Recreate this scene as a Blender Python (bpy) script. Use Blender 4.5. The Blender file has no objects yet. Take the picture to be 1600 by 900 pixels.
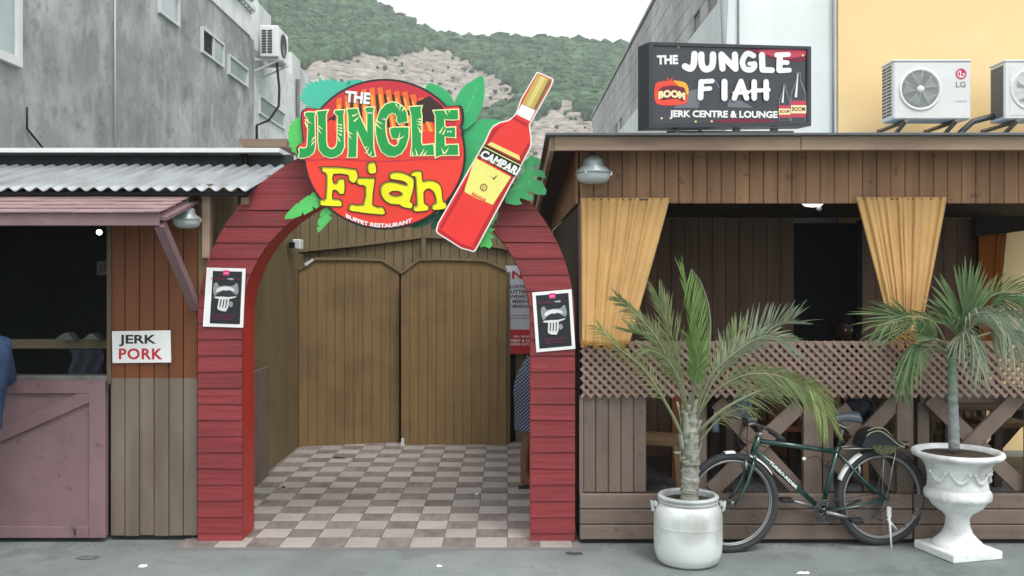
import bpy, bmesh, math, random
import numpy as np
from mathutils import Vector, Matrix, Euler, noise
from mathutils.geometry import tessellate_polygon
S = bpy.context.scene
COL = S.collection
R = math.radians
random.seed(7)
rnd = random.uniform
# ---------------------------------------------------------------- camera
F, VX, VY, H = 1450.0, 793.0, 432.0, 1.85          # focal length and horizon of the photograph, eye height
cd = bpy.data.cameras.new('camera'); cam = bpy.data.objects.new('camera', cd); COL.objects.link(cam)
cam.location = (0, 0, H); cam.rotation_euler = (R(90), 0, 0)
cd.sensor_width = 36; cd.lens = F/1600*36
cd.shift_x = (800-VX)/1600; cd.shift_y = -(450-VY)/1600
cd.clip_start = .05; cd.clip_end = 5000
S.camera = cam
# ---------------------------------------------------------------- light (bright overcast)
SUN_EL, SUN_AZ = 58, 150       # degrees; azimuth clockwise from +Y
w = bpy.data.worlds.new('World'); S.world = w; w.use_nodes = True
wn = w.node_tree; wn.nodes.clear()
sky = wn.nodes.new('ShaderNodeTexSky'); sky.sky_type = 'NISHITA'; sky.sun_disc = False
sky.sun_elevation = R(SUN_EL); sky.sun_rotation = R(SUN_AZ); sky.dust_density = 4; sky.air_density = 1.0
hs = wn.nodes.new('ShaderNodeHueSaturation'); hs.inputs['Saturation'].default_value = .16
mx = wn.nodes.new('ShaderNodeMixRGB'); mx.blend_type = 'MIX'; mx.inputs[0].default_value = .55
mx.inputs[2].default_value = (8.9, 9.2, 9.1, 1)      # even cloud cover
bg = wn.nodes.new('ShaderNodeBackground'); bg.inputs['Strength'].default_value = .135
wo = wn.nodes.new('ShaderNodeOutputWorld')
wn.links.new(sky.outputs[0], hs.inputs['Color']); wn.links.new(hs.outputs[0], mx.inputs[1])
wn.links.new(mx.outputs[0], bg.inputs['Color']); wn.links.new(bg.outputs[0], wo.inputs['Surface'])
sl = bpy.data.lights.new('sun', 'SUN'); sl.energy = 1.4; sl.angle = R(22); sl.color = (1, .97, .93)
sun = bpy.data.objects.new('sun', sl); COL.objects.link(sun)
az, el = R(SUN_AZ), R(SUN_EL)
sd = Vector((math.sin(az)*math.cos(el), math.cos(az)*math.cos(el), math.sin(el)))
sun.rotation_euler = sd.to_track_quat('Z', 'Y').to_euler()
S.view_settings.view_transform = 'Standard'; S.view_settings.look = 'None'
S.view_settings.gamma = 1; S.view_settings.exposure = .74
S.render.engine = 'CYCLES'
# ---------------------------------------------------------------- helpers
def lin(v):
    v /= 255
    return v/12.92 if v <= .04045 else ((v+.055)/1.055)**2.4
def c(r, g, b, k=1.0): return (min(lin(r)*k, .9), min(lin(g)*k, .9), min(lin(b)*k, .9))
def P(px, py, Y): return Vector(((px-VX)/F*Y, Y, H-(py-VY)/F*Y))
def X(px, Y): return (px-VX)/F*Y
def Z(py, Y): return H-(py-VY)/F*Y
MATS = {}
def pm(name, rgb, rough=.65, var=.12, ns=3, st=(1, 1, 1), bump=.15, bs=18, rand=.07, metal=0, spec=.4,
       dirt=None, ds=2, da=.5, dst=(1, 1, 1), transl=0, two=None, emit=None, coat=0, chips=None):
    if name in MATS: return MATS[name]
    m = bpy.data.materials.new(name); m.use_nodes = True; MATS[name] = m
    t = m.node_tree; N = t.nodes; L = t.links; b = N['Principled BSDF']
    geo = N.new('ShaderNodeNewGeometry')
    def noi(scale, stretch, det=5):
        mp = N.new('ShaderNodeMapping'); mp.inputs['Scale'].default_value = stretch
        L.new(geo.outputs['Position'], mp.inputs[0])
        n = N.new('ShaderNodeTexNoise'); n.inputs['Scale'].default_value = scale; n.inputs['Detail'].default_value = det
        L.new(mp.outputs[0], n.inputs['Vector']); return n.outputs['Fac']
    def rng(s, a, bb, lo=.25, hi=.75):
        r = N.new('ShaderNodeMapRange'); r.inputs[1].default_value = lo; r.inputs[2].default_value = hi
        r.inputs[3].default_value = a; r.inputs[4].default_value = bb; L.new(s, r.inputs[0]); return r.outputs[0]
    def mul(a, bb):
        r = N.new('ShaderNodeMath'); r.operation = 'MULTIPLY'; L.new(a, r.inputs[0]); L.new(bb, r.inputs[1]); return r.outputs[0]
    base = N.new('ShaderNodeRGB'); base.outputs[0].default_value = (*rgb, 1); col = base.outputs[0]
    if two:                                     # second paint colour above a height: (z, rgb)
        sx = N.new('ShaderNodeSeparateXYZ'); L.new(geo.outputs['Position'], sx.inputs[0])
        g = rng(sx.outputs[2], 0, 1, two[0]-(two[2] if len(two) > 2 else .002), two[0]+(two[2] if len(two) > 2 else .002))
        mm = N.new('ShaderNodeMixRGB'); L.new(g, mm.inputs[0]); L.new(col, mm.inputs[1]); mm.inputs[2].default_value = (*two[1], 1); col = mm.outputs[0]
    if dirt:
        g = rng(noi(ds, dst, 7), 0, da, .48, .66)
        mm = N.new('ShaderNodeMixRGB'); L.new(g, mm.inputs[0]); L.new(col, mm.inputs[1]); mm.inputs[2].default_value = (*dirt, 1); col = mm.outputs[0]
    if chips:
        g = rng(noi(chips[1], (1, 1, 1), 3), 0, chips[2], .66, .70)
        mm = N.new('ShaderNodeMixRGB'); L.new(g, mm.inputs[0]); L.new(col, mm.inputs[1]); mm.inputs[2].default_value = (*chips[0], 1); col = mm.outputs[0]
    f = rng(noi(ns, st), 1-var, 1+var)
    oi = N.new('ShaderNodeObjectInfo'); f = mul(f, rng(oi.outputs['Random'], 1-rand, 1+rand, 0, 1))
    vm = N.new('ShaderNodeVectorMath'); vm.operation = 'SCALE'; L.new(col, vm.inputs[0]); L.new(f, vm.inputs['Scale'])
    L.new(vm.outputs[0], b.inputs['Base Color'])
    b.inputs['Roughness'].default_value = rough; b.inputs['Metallic'].default_value = metal
    b.inputs['Specular IOR Level'].default_value = spec; b.inputs['Coat Weight'].default_value = coat
    if bump:
        bp = N.new('ShaderNodeBump'); bp.inputs['Strength'].default_value = bump; bp.inputs['Distance'].default_value = .02
        L.new(noi(bs, st), bp.inputs['Height']); L.new(bp.outputs[0], b.inputs['Normal'])
    if emit: b.inputs['Emission Color'].default_value = (*emit[0], 1); b.inputs['Emission Strength'].default_value = emit[1]
    if transl:
        tr = N.new('ShaderNodeBsdfTranslucent'); L.new(vm.outputs[0], tr.inputs['Color'])
        ms = N.new('ShaderNodeMixShader'); ms.inputs[0].default_value = transl
        L.new(b.outputs[0], ms.inputs[1]); L.new(tr.outputs[0], ms.inputs[2]); L.new(ms.outputs[0], N['Material Output'].inputs['Surface'])
    return m
def flat(name, rgb, rough=.35, **k):
    k.setdefault('var', .08); k.setdefault('bump', 0); k.setdefault('rand', 0)
    return pm(name, rgb, rough, **k)
ORG = {}
def own(o, label, cat, group=None):
    o['label'] = label; o['category'] = cat
    if group: o['group'] = group
    return o
def thing(name, label, cat, loc=(0, 0, 0), group=None):
    o = bpy.data.objects.new(name, None); COL.objects.link(o); o.location = loc; o.empty_display_size = .1
    ORG[o.name] = Vector(loc); return own(o, label, cat, group)
def struct(o, k='structure'):
    o['kind'] = k; return o
def org(p): return ORG.get(p.name, Vector((0, 0, 0))) if p else Vector((0, 0, 0))
def link(name, me, parent=None, loc=(0, 0, 0), rot=None):
    o = bpy.data.objects.new(name, me); COL.objects.link(o); o.location = Vector(loc)-org(parent)
    if rot: o.rotation_euler = rot
    if parent: o.parent = parent
    ORG[o.name] = Vector(loc); return o
def tess(pts, holes=()):
    loops = [[Vector((p[0], p[1], 0)) for p in pts]]+[[Vector((p[0], p[1], 0)) for p in h] for h in holes]
    return [p for l in loops for p in l], tessellate_polygon(loops)
def smooth2(pts, n=3, closed=True):
    out = []; m = len(pts)
    for i in range(m if closed else m-1):
        g = lambda k: pts[k % m] if closed else pts[min(max(k, 0), m-1)]
        p0, p1, p2, p3 = (Vector(g(i+j)) for j in (-1, 0, 1, 2))
        for s in range(n):
            t = s/n
            out.append(.5*((2*p1)+(p2-p0)*t+(2*p0-5*p1+4*p2-p3)*t*t+(3*p1-p0-3*p2+p3)*t**3))
    if not closed: out.append(Vector(pts[-1]))
    return out
class MB:
    def __init__(s): s.v = []; s.f = []; s.m = []; s.sm = []
    def add(s, vs, fs, mi=0, sm=False):
        o = len(s.v); s.v += [Vector(v) for v in vs]
        for f in fs: s.f.append([o+i for i in f]); s.m.append(mi); s.sm.append(sm)
        return s
    def box(s, ce, sz, mi=0, rot=None, bev=0):
        x, y, z = sz[0]/2, sz[1]/2, sz[2]/2; ce = Vector(ce)
        if bev:
            b = min(bev, x*.9, y*.9, z*.9); vs = []; M = rot.to_matrix() if rot else None
            bm = bmesh.new(); bmesh.ops.create_cube(bm, size=1)
            for v in bm.verts: v.co = Vector((v.co.x*sz[0], v.co.y*sz[1], v.co.z*sz[2]))
            bmesh.ops.bevel(bm, geom=bm.edges[:], offset=b, segments=1, affect='EDGES')
            bm.verts.index_update()
            vs = [(M @ v.co if M else v.co)+ce for v in bm.verts]
            s.add(vs, [[v.index for v in f.verts] for f in bm.faces], mi); bm.free(); return s
        vs = [Vector((a*x, bb*y, d*z)) for a in (-1, 1) for bb in (-1, 1) for d in (-1, 1)]
        if rot: M = rot.to_matrix(); vs = [M @ v for v in vs]
        return s.add([v+ce for v in vs], [(0, 1, 3, 2), (4, 6, 7, 5), (0, 4, 5, 1), (2, 3, 7, 6), (0, 2, 6, 4), (1, 5, 7, 3)], mi)
    def bx(s, x0, x1, y0, y1, z0, z1, mi=0, bev=0):
        return s.box(((x0+x1)/2, (y0+y1)/2, (z0+z1)/2), (abs(x1-x0), abs(y1-y0), abs(z1-z0)), mi, None, bev)
    def bar(s, a, b, w, d, mi=0, up=(0, 1, 0)):
        a, b, up = Vector(a), Vector(b), Vector(up); t = (b-a).normalized(); n = t.cross(up)
        n = n.normalized() if n.length > 1e-5 else t.orthogonal().normalized(); u = n.cross(t).normalized()
        vs = [q+n*w/2*i+u*d/2*j for q in (a, b) for i, j in ((-1, -1), (1, -1), (1, 1), (-1, 1))]
        return s.add(vs, [(0, 1, 2, 3), (7, 6, 5, 4), (0, 4, 5, 1), (1, 5, 6, 2), (2, 6, 7, 3), (3, 7, 4, 0)], mi)
    def tube(s, pts, r, n=8, mi=0, cap=True, closed=False):
        pts = [Vector(p) for p in pts]; m = len(pts)
        rs = r if isinstance(r, (list, tuple)) else [r]*m; rings = []; ref = None
        for i in range(m):
            t = (pts[(i+1) % m if closed else min(i+1, m-1)]-pts[(i-1) % m if closed else max(i-1, 0)]).normalized()
            if ref is None: ref = t.orthogonal().normalized()
            ref = (ref-t*ref.dot(t)); ref = ref.normalized() if ref.length > 1e-6 else t.orthogonal().normalized()
            bi = t.cross(ref)
            rings.append([pts[i]+(ref*math.cos(2*math.pi*k/n)+bi*math.sin(2*math.pi*k/n))*rs[i] for k in range(n)])
        vs = [v for rg in rings for v in rg]; fs = []
        for i in range(m if closed else m-1):
            a, b = i*n, ((i+1) % m)*n
            fs += [(a+k, a+(k+1) % n, b+(k+1) % n, b+k) for k in range(n)]
        if cap and not closed: fs += [tuple(range(n))[::-1], tuple(range((m-1)*n, m*n))]
        return s.add(vs, fs, mi, True)
    def lathe(s, prof, ce, n=32, mi=0, sm=True, fn=None):
        ce = Vector(ce); vs = []
        for r, z in prof:
            for k in range(n):
                a = 2*math.pi*k/n; rr = r*(fn(a, z) if fn else 1); vs.append(ce+Vector((rr*math.cos(a), rr*math.sin(a), z)))
        fs = [(i*n+k, i*n+(k+1) % n, (i+1)*n+(k+1) % n, (i+1)*n+k) for i in range(len(prof)-1) for k in range(n)]
        return s.add(vs, fs, mi, sm)
    def prism(s, pts, fr, d0, d1, mi=0, holes=(), side=None):
        """2D outline -> solid; fr(x, y, d) gives the 3D point at depth d"""
        v2, tr = tess(pts, holes); n = len(v2)
        vs = [fr(p[0], p[1], d0) for p in v2]+[fr(p[0], p[1], d1) for p in v2]
        s.add(vs, [t for t in tr]+[tuple(i+n for i in t)[::-1] for t in tr], mi)
        o = 0
        for lp in [pts]+list(holes):
            k = len(lp); a = [vs[o+i] for i in range(k)]+[vs[n+o+i] for i in range(k)]
            s.add(a, [(i, (i+1) % k, k+(i+1) % k, k+i) for i in range(k)], mi if side is None else side); o += k
        return s
    def sheet(s, pts, fr, d, mi=0, holes=()):
        v2, tr = tess(pts, holes); return s.add([fr(p[0], p[1], d) for p in v2], tr, mi)
    def grid(s, nu, nv, fn, mi=0, sm=True):
        vs = [fn(i/nu, j/nv) for j in range(nv+1) for i in range(nu+1)]
        return s.add(vs, [(j*(nu+1)+i, j*(nu+1)+i+1, (j+1)*(nu+1)+i+1, (j+1)*(nu+1)+i) for j in range(nv) for i in range(nu)], mi, sm)
    def ball(s, ce, r, mi=0, sub=2, sc=(1, 1, 1), nz=0):
        bm = bmesh.new(); bmesh.ops.create_icosphere(bm, subdivisions=sub, radius=1); bm.verts.index_update(); ce = Vector(ce)
        vs = []
        for v in bm.verts:
            k = r*(1+nz*noise.noise(v.co*2+ce*7)); vs.append(ce+Vector((v.co.x*sc[0], v.co.y*sc[1], v.co.z*sc[2]))*k)
        s.add(vs, [[v.index for v in f.verts] for f in bm.faces], mi, True); bm.free(); return s
    def mesh(s, name, mats, off=(0, 0, 0)):
        off = Vector(off); me = bpy.data.meshes.new(name); me.from_pydata([v-off for v in s.v], [], s.f)
        for m in (mats if isinstance(mats, (list, tuple)) else [mats]): me.materials.append(m)
        me.polygons.foreach_set('material_index', s.m); me.polygons.foreach_set('use_smooth', s.sm); me.update()
        bm = bmesh.new(); bm.from_mesh(me); bmesh.ops.recalc_face_normals(bm, faces=bm.faces[:]); bm.to_mesh(me); bm.free()
        return me
    def build(s, name, mats, parent=None, loc=None):
        """vertices are in world space; the object's origin goes to loc, or to its parent's"""
        at = Vector(loc) if loc is not None else org(parent)
        return link(name, s.mesh(name, mats, at), parent, at)
def place(mb, name, mats, parent, loc, rot=None):   # vertices given round the object's own origin
    return link(name, mb.mesh(name, mats), parent, loc, rot)
CACHE = {}
def piece(name, size, mat, parent, ce, rot=None, bev=.004, kind=None):
    """one board, tile or block; alike pieces share their mesh"""
    key = (tuple(round(a, 3) for a in size), mat.name, bev)
    if key not in CACHE: CACHE[key] = MB().box((0, 0, 0), size, bev=bev).mesh(name, mat)
    o = link(name, CACHE[key], parent, ce, rot)
    return o
def copy_tree(o, parent=None, delta=(0, 0, 0)):
    cpy = o.copy(); COL.objects.link(cpy); cpy.parent = parent
    if parent is None: cpy.location = o.location+Vector(delta); ORG[cpy.name] = cpy.location.copy()
    for ch in o.children: copy_tree(ch, cpy)
    return cpy
# flat signs: a vertical plane through two picture columns at two distances
class Plane:
    def __init__(s, pa, ya, pb, yb):
        a, b = Vector((X(pa, ya), ya)), Vector((X(pb, yb), yb)); u = (b-a).normalized(); s.n = Vector((u.y, -u.x)); s.d = s.n.dot(a)
    def __call__(s, px, py, d=0):      # d = metres towards the viewer
        r = Vector(((px-VX)/F, 1.0)); t = s.d/s.n.dot(r); return Vector((r.x*t+s.n.x*d, t+s.n.y*d, H-(py-VY)/F*t))
def flatplane(Y): return lambda px, py, d=0: Vector((X(px, Y), Y-d, Z(py, Y)))
DG = None
def from_curve(cu):
    o = bpy.data.objects.new('tmp', cu); COL.objects.link(o)
    bpy.context.view_layer.update(); dg = bpy.context.evaluated_depsgraph_get()
    me = bpy.data.meshes.new_from_object(o.evaluated_get(dg))
    vs = [v.co.copy() for v in me.vertices]; fs = [list(p.vertices) for p in me.polygons]
    bpy.data.objects.remove(o); bpy.data.curves.remove(cu); bpy.data.meshes.remove(me)
    return vs, fs
def glyphs(text, bold=0, shear=0, spacing=1.0):
    cu = bpy.data.curves.new('t', 'FONT'); cu.body = text; cu.size = 1; cu.offset = bold; cu.shear = shear
    cu.space_character = spacing; cu.resolution_u = 3; cu.fill_mode = 'FRONT'
    return from_curve(cu)
def write(mb, text, x0, y1, wd, ht, fr, d, mi=0, bold=0, shear=0, bend=None, ang=0, spacing=1.0):
    """flat lettering in a picture-sized box: x0 left, y1 bottom, width, height"""
    vs, fs = glyphs(text, bold, shear, spacing)
    a, b = min(v.x for v in vs), max(v.x for v in vs); e, g = min(v.y for v in vs), max(v.y for v in vs)
    out = []; ca, sa = math.cos(ang), math.sin(ang)
    for v in vs:
        x = (v.x-a)/(b-a)*wd; y = (v.y-e)/(g-e)*ht
        if bend: y += bend(x/wd)
        X2, Y2 = x*ca+y*sa, -(-x*sa+y*ca)
        out.append(fr(x0+X2, y1+Y2, d))
    mb.add(out, fs, mi)
def outlined(loops, off):
    cu = bpy.data.curves.new('o', 'CURVE'); cu.dimensions = '2D'; cu.fill_mode = 'FRONT'; cu.offset = off
    for lp in loops:
        sp = cu.splines.new('POLY'); sp.points.add(len(lp)-1); sp.use_cyclic_u = True
        for i, p in enumerate(lp): sp.points[i].co = (p[0], -p[1], 0, 1)
    vs, fs = from_curve(cu)
    return [(v.x, -v.y) for v in vs], fs
# materials -------------------------------------------------------------
V = (1, 1, .06); HX = (.06, 1, 1)
M_olive = pm('olive_boards', c(122, 106, 78, .95), .55, .14, 16, V, .25, 30, .06, dirt=c(90, 78, 60), ds=3, da=.35)
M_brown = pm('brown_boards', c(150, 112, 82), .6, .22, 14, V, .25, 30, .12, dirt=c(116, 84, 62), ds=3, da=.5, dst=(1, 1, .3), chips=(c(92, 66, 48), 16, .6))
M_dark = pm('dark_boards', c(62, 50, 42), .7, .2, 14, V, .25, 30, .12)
M_taupe = pm('taupe_paint', c(116, 101, 92), .65, .12, 10, V, .2, 30, .05, dirt=c(92, 80, 72), ds=4, da=.5, chips=(c(88, 78, 70), 18, .7))
M_taupeh = pm('taupe_paint_horizontal', c(116, 101, 92), .65, .12, 10, HX, .2, 30, .05, dirt=c(92, 80, 72), ds=4, da=.5, chips=(c(88, 78, 70), 18, .7))
M_stall = pm('stall_boards', c(116, 104, 94), .6, .14, 13, V, .25, 30, .07, two=(Z(591, 6.5), c(112, 64, 36)), dirt=c(70, 52, 38), ds=3.5, da=.35, dst=(1, 1, .3))
M_mauve = pm('mauve_paint', c(128, 102, 106), .6, .08, 5, (1, 1, 1), .12, 30, .03, dirt=c(105, 86, 88), ds=3, da=.45, chips=(c(96, 80, 78), 14, .6))
M_red = pm('red_planks', c(130, 46, 50), .55, .16, 14, HX, .35, 28, .06, dirt=c(92, 34, 40), ds=5, da=.45, dst=(.3, 1, 1), chips=(c(86, 50, 48), 22, .8))
M_inner = pm('lounge_boards', c(134, 108, 92), .7, .2, 14, V, .25, 30, .12)
M_redg = pm('red_soffit', c(168, 42, 38), .4, .08, 4, (1, 1, 1), .1, 20, .03, dirt=c(120, 30, 28), ds=3, da=.3)
M_timber = pm('weathered_timber', c(160, 136, 116), .7, .2, 12, HX, .3, 30, .08, dirt=c(100, 82, 70), ds=4, da=.5, dst=(.3, 1, 1))
M_white = flat('white_print', (.8, .81, .8)); M_black = flat('black_print', (.012, .012, .014))
M_cream = flat('cream_print', c(240, 232, 170)); M_yel = flat('yellow_print', c(228, 222, 20)); M_grn = flat('green_print', c(14, 148, 70))
M_zinc = pm('corrugated_zinc', c(146, 150, 154), .45, .1, 3, (1, 1, 1), .05, 10, .04, metal=.25, dirt=c(112, 112, 112), ds=4, da=.6, dst=(2, .4, 1))
M_steel = pm('steel', (.55, .56, .57), .3, .06, 5, bump=0, metal=.9)
M_dsteel = pm('dark_steel', (.07, .075, .08), .4, .06, 5, bump=0, metal=.5)
M_blackp = pm('black_rubber', (.02, .02, .021), .7, .1, 8)
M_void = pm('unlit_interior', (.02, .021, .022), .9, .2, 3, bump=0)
M_wplast = pm('white_enamel', (.72, .74, .74), .4, .04, 3, bump=0, dirt=(.5, .5, .48), ds=3, da=.25)
# ================================================================= SETTING
# ground: one sheet to the horizon, street concrete
M_ground = pm('street_concrete', c(126, 135, 134, .95), .8, .1, 1.2, (1, 1, 1), .35, 14, .0, dirt=c(100, 110, 110), ds=1.1, da=.75, dst=(.6, 1.6, 1))
g = MB(); xs = [-460, -60, -12, -6, -3, 0, 3, 6, 12, 60, 460]; ys = [-300, -60, -10, 0, 3, 5, 6, 7, 9, 14, 60, 460]
g.add([(x, y, 0) for y in ys for x in xs], [(j*11+i, j*11+i+1, (j+1)*11+i+1, (j+1)*11+i) for j in range(len(ys)-1) for i in range(10)])
GROUND = struct(g.build('ground', M_ground))
# passage floor with its tiles
PX0, PX1, PF, PB = -2.26, .5, 6.27, 10.45
M_grout = pm('grout', c(120, 114, 110), .9, .1, 6)
M_tl = pm('light_tile', c(168, 162, 158), .5, .2, 60, (1, 1, 1), .08, 60, .09, dirt=c(140, 132, 128), ds=3, da=.4)
M_td = pm('dark_tile', c(130, 120, 117), .5, .26, 9, (2.4, .5, 1), .06, 60, .12, dirt=c(92, 84, 82), ds=4, da=.5)
fl = MB().bx(PX0, PX1, PF, PB, 0, .008).build('floor', M_grout, None, (0, 0, 0)); struct(fl)
T = .2225
for r in range(19):
    y0 = 6.53+(r-1)*.2205
    for k in range(-10, 2):
        cx = (k+.5)*T; a = y0; b = y0+.2205
        if a < PF+.01: a = PF+.005+rnd(0, .02)
        if b > PB: continue
        piece('tile', (T-.004, round(b-a-.004, 3), .008), M_tl if (r+k) % 2 else M_td, fl, (cx, (a+b)/2, .010+rnd(0, .0012)), bev=.0015)
# pavilion floor (a step up)
M_pt = pm('lounge_tile', c(112, 110, 110), .5, .2, 8, (1, 1, 1), .06, 40, .14)
pf = MB().bx(.53, 5.4, 6.6, 9.0, 0, .1).build('lounge_floor', M_grout, None, (0, 0, 0)); struct(pf)
for r in range(6):
    for k in range(12):
        piece('tile', (.395, .295, .008), M_pt, pf, (.735+k*.4, 7.3+r*.3, .106), bev=.001)
# hill ------------------------------------------------------------------
def skyl(px):
    pts = [(-900, -330), (0, -215), (380, -62), (560, 2), (628, 34), (649, 47), (682, 60), (702, 64), (727, 68), (760, 67), (800, 64), (867, 68), (975, 78), (1100, 78), (1400, 108), (2400, 150)]
    for (a, b), (d, e) in zip(pts, pts[1:]):
        if a <= px <= d: t = (px-a)/(d-a); return b+(e-b)*(t*t*(3-2*t)*.5+t*.5)
    return 150
Y0, YR = 90., 330.
def hill(px, v, nz=True):
    """v 0 foot .. 1 ridge, beyond 1 falls away"""
    Y = Y0+(YR-Y0)*v; zr = H+(VY-skyl(px))/F*YR; x = X(px, Y)
    z = zr*(min(v, 1)**1.25) if v <= 1 else zr*(1-(v-1)**2*2)
    if nz:
        z += (noise.noise(Vector((x, Y, 0))*.012)*7+noise.noise(Vector((x, Y, 9))*.05)*2.6)*min(1, v*2)*(1-.75*max(0, v-.6)/.4 if v < 1 else .25)
    return Vector((x, Y, z))
def inpoly(x, y, poly):
    r = False; j = len(poly)-1
    for i in range(len(poly)):
        if (poly[i][1] > y) != (poly[j][1] > y) and x < (poly[j][0]-poly[i][0])*(y-poly[i][1])/(poly[j][1]-poly[i][1])+poly[i][0]: r = not r
        j = i
    return r
ROCK = [[(440, 115), (500, 97), (560, 84), (600, 86), (650, 78), (700, 82), (740, 105), (775, 118), (812, 140), (800, 162), (770, 172), (740, 190), (720, 260), (430, 260)],
        [(815, 215), (850, 178), (885, 163), (915, 178), (935, 200), (950, 260), (805, 260)]]
def pix(p): return VX+p.x/p.y*F, VY-(p.z-H)/p.y*F
def rocky(p):
    a, b = pix(p); a += noise.noise(p*.08)*14; b += noise.noise(p*.08+Vector((5, 5, 5)))*7
    return any(inpoly(a, b, q) for q in ROCK)
nu, nv = 420, 150; vs = []; att = []
for j in range(nv+1):
    v = 1.2*j/nv
    for i in range(nu+1):
        t = i/nu*2-1; px = 700+ (t*350 if abs(t) < .0001 else math.copysign(abs(t)**1.6, t)*1600)
        p = hill(px, v); rk = rocky(p)
        if rk:
            q = Vector((p.x*.09, p.y*.05, p.z*.35)); p.z += 2.4*noise.noise(q)+1.3*noise.noise(q*2.7)+.8*noise.noise(q*6)
        vs.append(p); att.append(1. if rk else 0.)
me = bpy.data.meshes.new('hill'); me.from_pydata(vs, [], [(j*(nu+1)+i, j*(nu+1)+i+1, (j+1)*(nu+1)+i+1, (j+1)*(nu+1)+i) for j in range(nv) for i in range(nu)])
ar = me.attributes.new('rock', 'FLOAT', 'POINT'); ar.data.foreach_set('value', att)
m = pm('hillside', c(58, 76, 58), .95, .25, .3, bump=.6, bs=.8); MATS.pop('hillside')
t = m.node_tree; N = t.nodes; L = t.links; bs_ = N['Principled BSDF']
at = N.new('ShaderNodeAttribute'); at.attribute_name = 'rock'
n1 = N.new('ShaderNodeTexNoise'); n1.inputs['Scale'].default_value = .33; n1.inputs['Detail'].default_value = 9; n1.inputs['Roughness'].default_value = .68
mp = N.new('ShaderNodeMapping'); mp.inputs['Scale'].default_value = (1, .6, 4.5); ge = N.new('ShaderNodeNewGeometry'); L.new(ge.outputs['Position'], mp.inputs[0]); L.new(mp.outputs[0], n1.inputs['Vector'])
cr = N.new('ShaderNodeValToRGB'); e = cr.color_ramp.elements
e[0].position = .38; e[0].color = (*c(92, 88, 82), 1); e[1].position = .64; e[1].color = (*c(178, 173, 166), 1)
x_ = e.new(.47); x_.color = (*c(138, 129, 120), 1); x_ = e.new(.56); x_.color = (*c(156, 148, 140), 1)
L.new(n1.outputs['Fac'], cr.inputs[0]); mm = N.new('ShaderNodeMixRGB'); L.new(at.outputs['Fac'], mm.inputs[0])
L.new(bs_.inputs['Base Color'].links[0].from_socket, mm.inputs[1]); L.new(cr.outputs[0], mm.inputs[2]); L.new(mm.outputs[0], bs_.inputs['Base Color'])
me.materials.append(m); me.polygons.foreach_set('use_smooth', [True]*len(me.polygons))
ho = bpy.data.objects.new('hill', me); COL.objects.link(ho); struct(ho)
# woods on the hill: crowns too many to count
def blob(sub, seed):
    bm = bmesh.new(); bmesh.ops.create_icosphere(bm, subdivisions=sub, radius=1); bm.verts.index_update()
    rr = random.Random(seed); co = []
    for v in bm.verts:
        k = 1+.45*noise.noise(v.co*2.3+Vector((seed, 0, 0)))+rr.uniform(-.16, .16); co.append((v.co.x*k, v.co.y*k, v.co.z*k*.85))
    fc = [[v.index for v in f.verts] for f in bm.faces]; bm.free(); return np.array(co), np.array(fc)
kinds = [blob(1, s) for s in range(6)]
VV, FF, CC = [], [], []; off = 0; rs = random.Random(3); cnt = 0
while cnt < 26000:
    px = rs.uniform(330, 1010) if rs.random() < .9 else rs.uniform(-600, 2000); v = rs.uniform(.1, 1.015)**.8
    p = hill(px, v)
    if rocky(p):
        if rs.random() > .03: continue
        s = rs.uniform(.35, .8)
    else: s = rs.uniform(.7, 1.75)*(.7+.4*v)*(1.5 if rs.random() < .07 else 1)
    if v > .95 and rs.random() < .12: s *= 1.35
    co, fc = kinds[rs.randrange(6)]; a = rs.uniform(0, 6.3); ca, sa = math.cos(a), math.sin(a)
    q = co*s; q = np.stack([q[:, 0]*ca-q[:, 1]*sa, q[:, 0]*sa+q[:, 1]*ca, q[:, 2]*rs.uniform(.8, 1.25)], 1)+np.array([p.x, p.y, p.z+s*.45])
    VV.append(q); FF.append(fc+off); off += len(q); CC.append(np.full(len(q), rs.random())); cnt += 1
VV = np.concatenate(VV); FF = np.concatenate(FF); CC = np.concatenate(CC)
me = bpy.data.meshes.new('woodland'); me.from_pydata(VV.tolist(), [], FF.tolist())
ar = me.attributes.new('tone', 'FLOAT', 'POINT'); ar.data.foreach_set('value', CC)
m = pm('hill_foliage', c(62, 90, 66), .9, .45, .35, bump=1, bs=2.5, transl=.1)
t = m.node_tree; N = t.nodes; L = t.links; at = N.new('ShaderNodeAttribute'); at.attribute_name = 'tone'
cr = N.new('ShaderNodeValToRGB'); e = cr.color_ramp.elements; e[0].color = (.45, .52, .55, 1); e[1].color = (1.6, 1.45, 1.2, 1); L.new(at.outputs['Fac'], cr.inputs[0])
vm = [n for n in N if n.type == 'VECT_MATH'][0]; mu = N.new('ShaderNodeMixRGB'); mu.blend_type = 'MULTIPLY'; mu.inputs[0].default_value = 1
src = vm.outputs[0]; tg = [l.to_socket for l in src.links]; L.new(src, mu.inputs[1]); L.new(cr.outputs[0], mu.inputs[2])
for s_ in tg: L.new(mu.outputs[0], s_)
me.materials.append(m)
wo_ = bpy.data.objects.new('woodland', me); COL.objects.link(wo_); own(wo_, 'dense green woodland covering the hill behind the restaurant', 'woodland')['kind'] = 'stuff'
# haze ------------------------------------------------------------------
hm = bpy.data.materials.new('haze'); hm.use_nodes = True; N = hm.node_tree.nodes; N.clear()
pv = N.new('ShaderNodeVolumePrincipled'); pv.inputs['Density'].default_value = .0011; pv.inputs['Color'].default_value = (.88, .95, .96, 1); pv.inputs['Anisotropy'].default_value = .2
ou = N.new('ShaderNodeOutputMaterial'); hm.node_tree.links.new(pv.outputs[0], ou.inputs['Volume'])
hz = MB().bx(-640, 640, -310, 470, -1, 215).build('haze', hm, None, (0, 0, 0)); own(hz, 'thin pale haze in the air between the street and the hill', 'haze')['kind'] = 'stuff'
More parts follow.
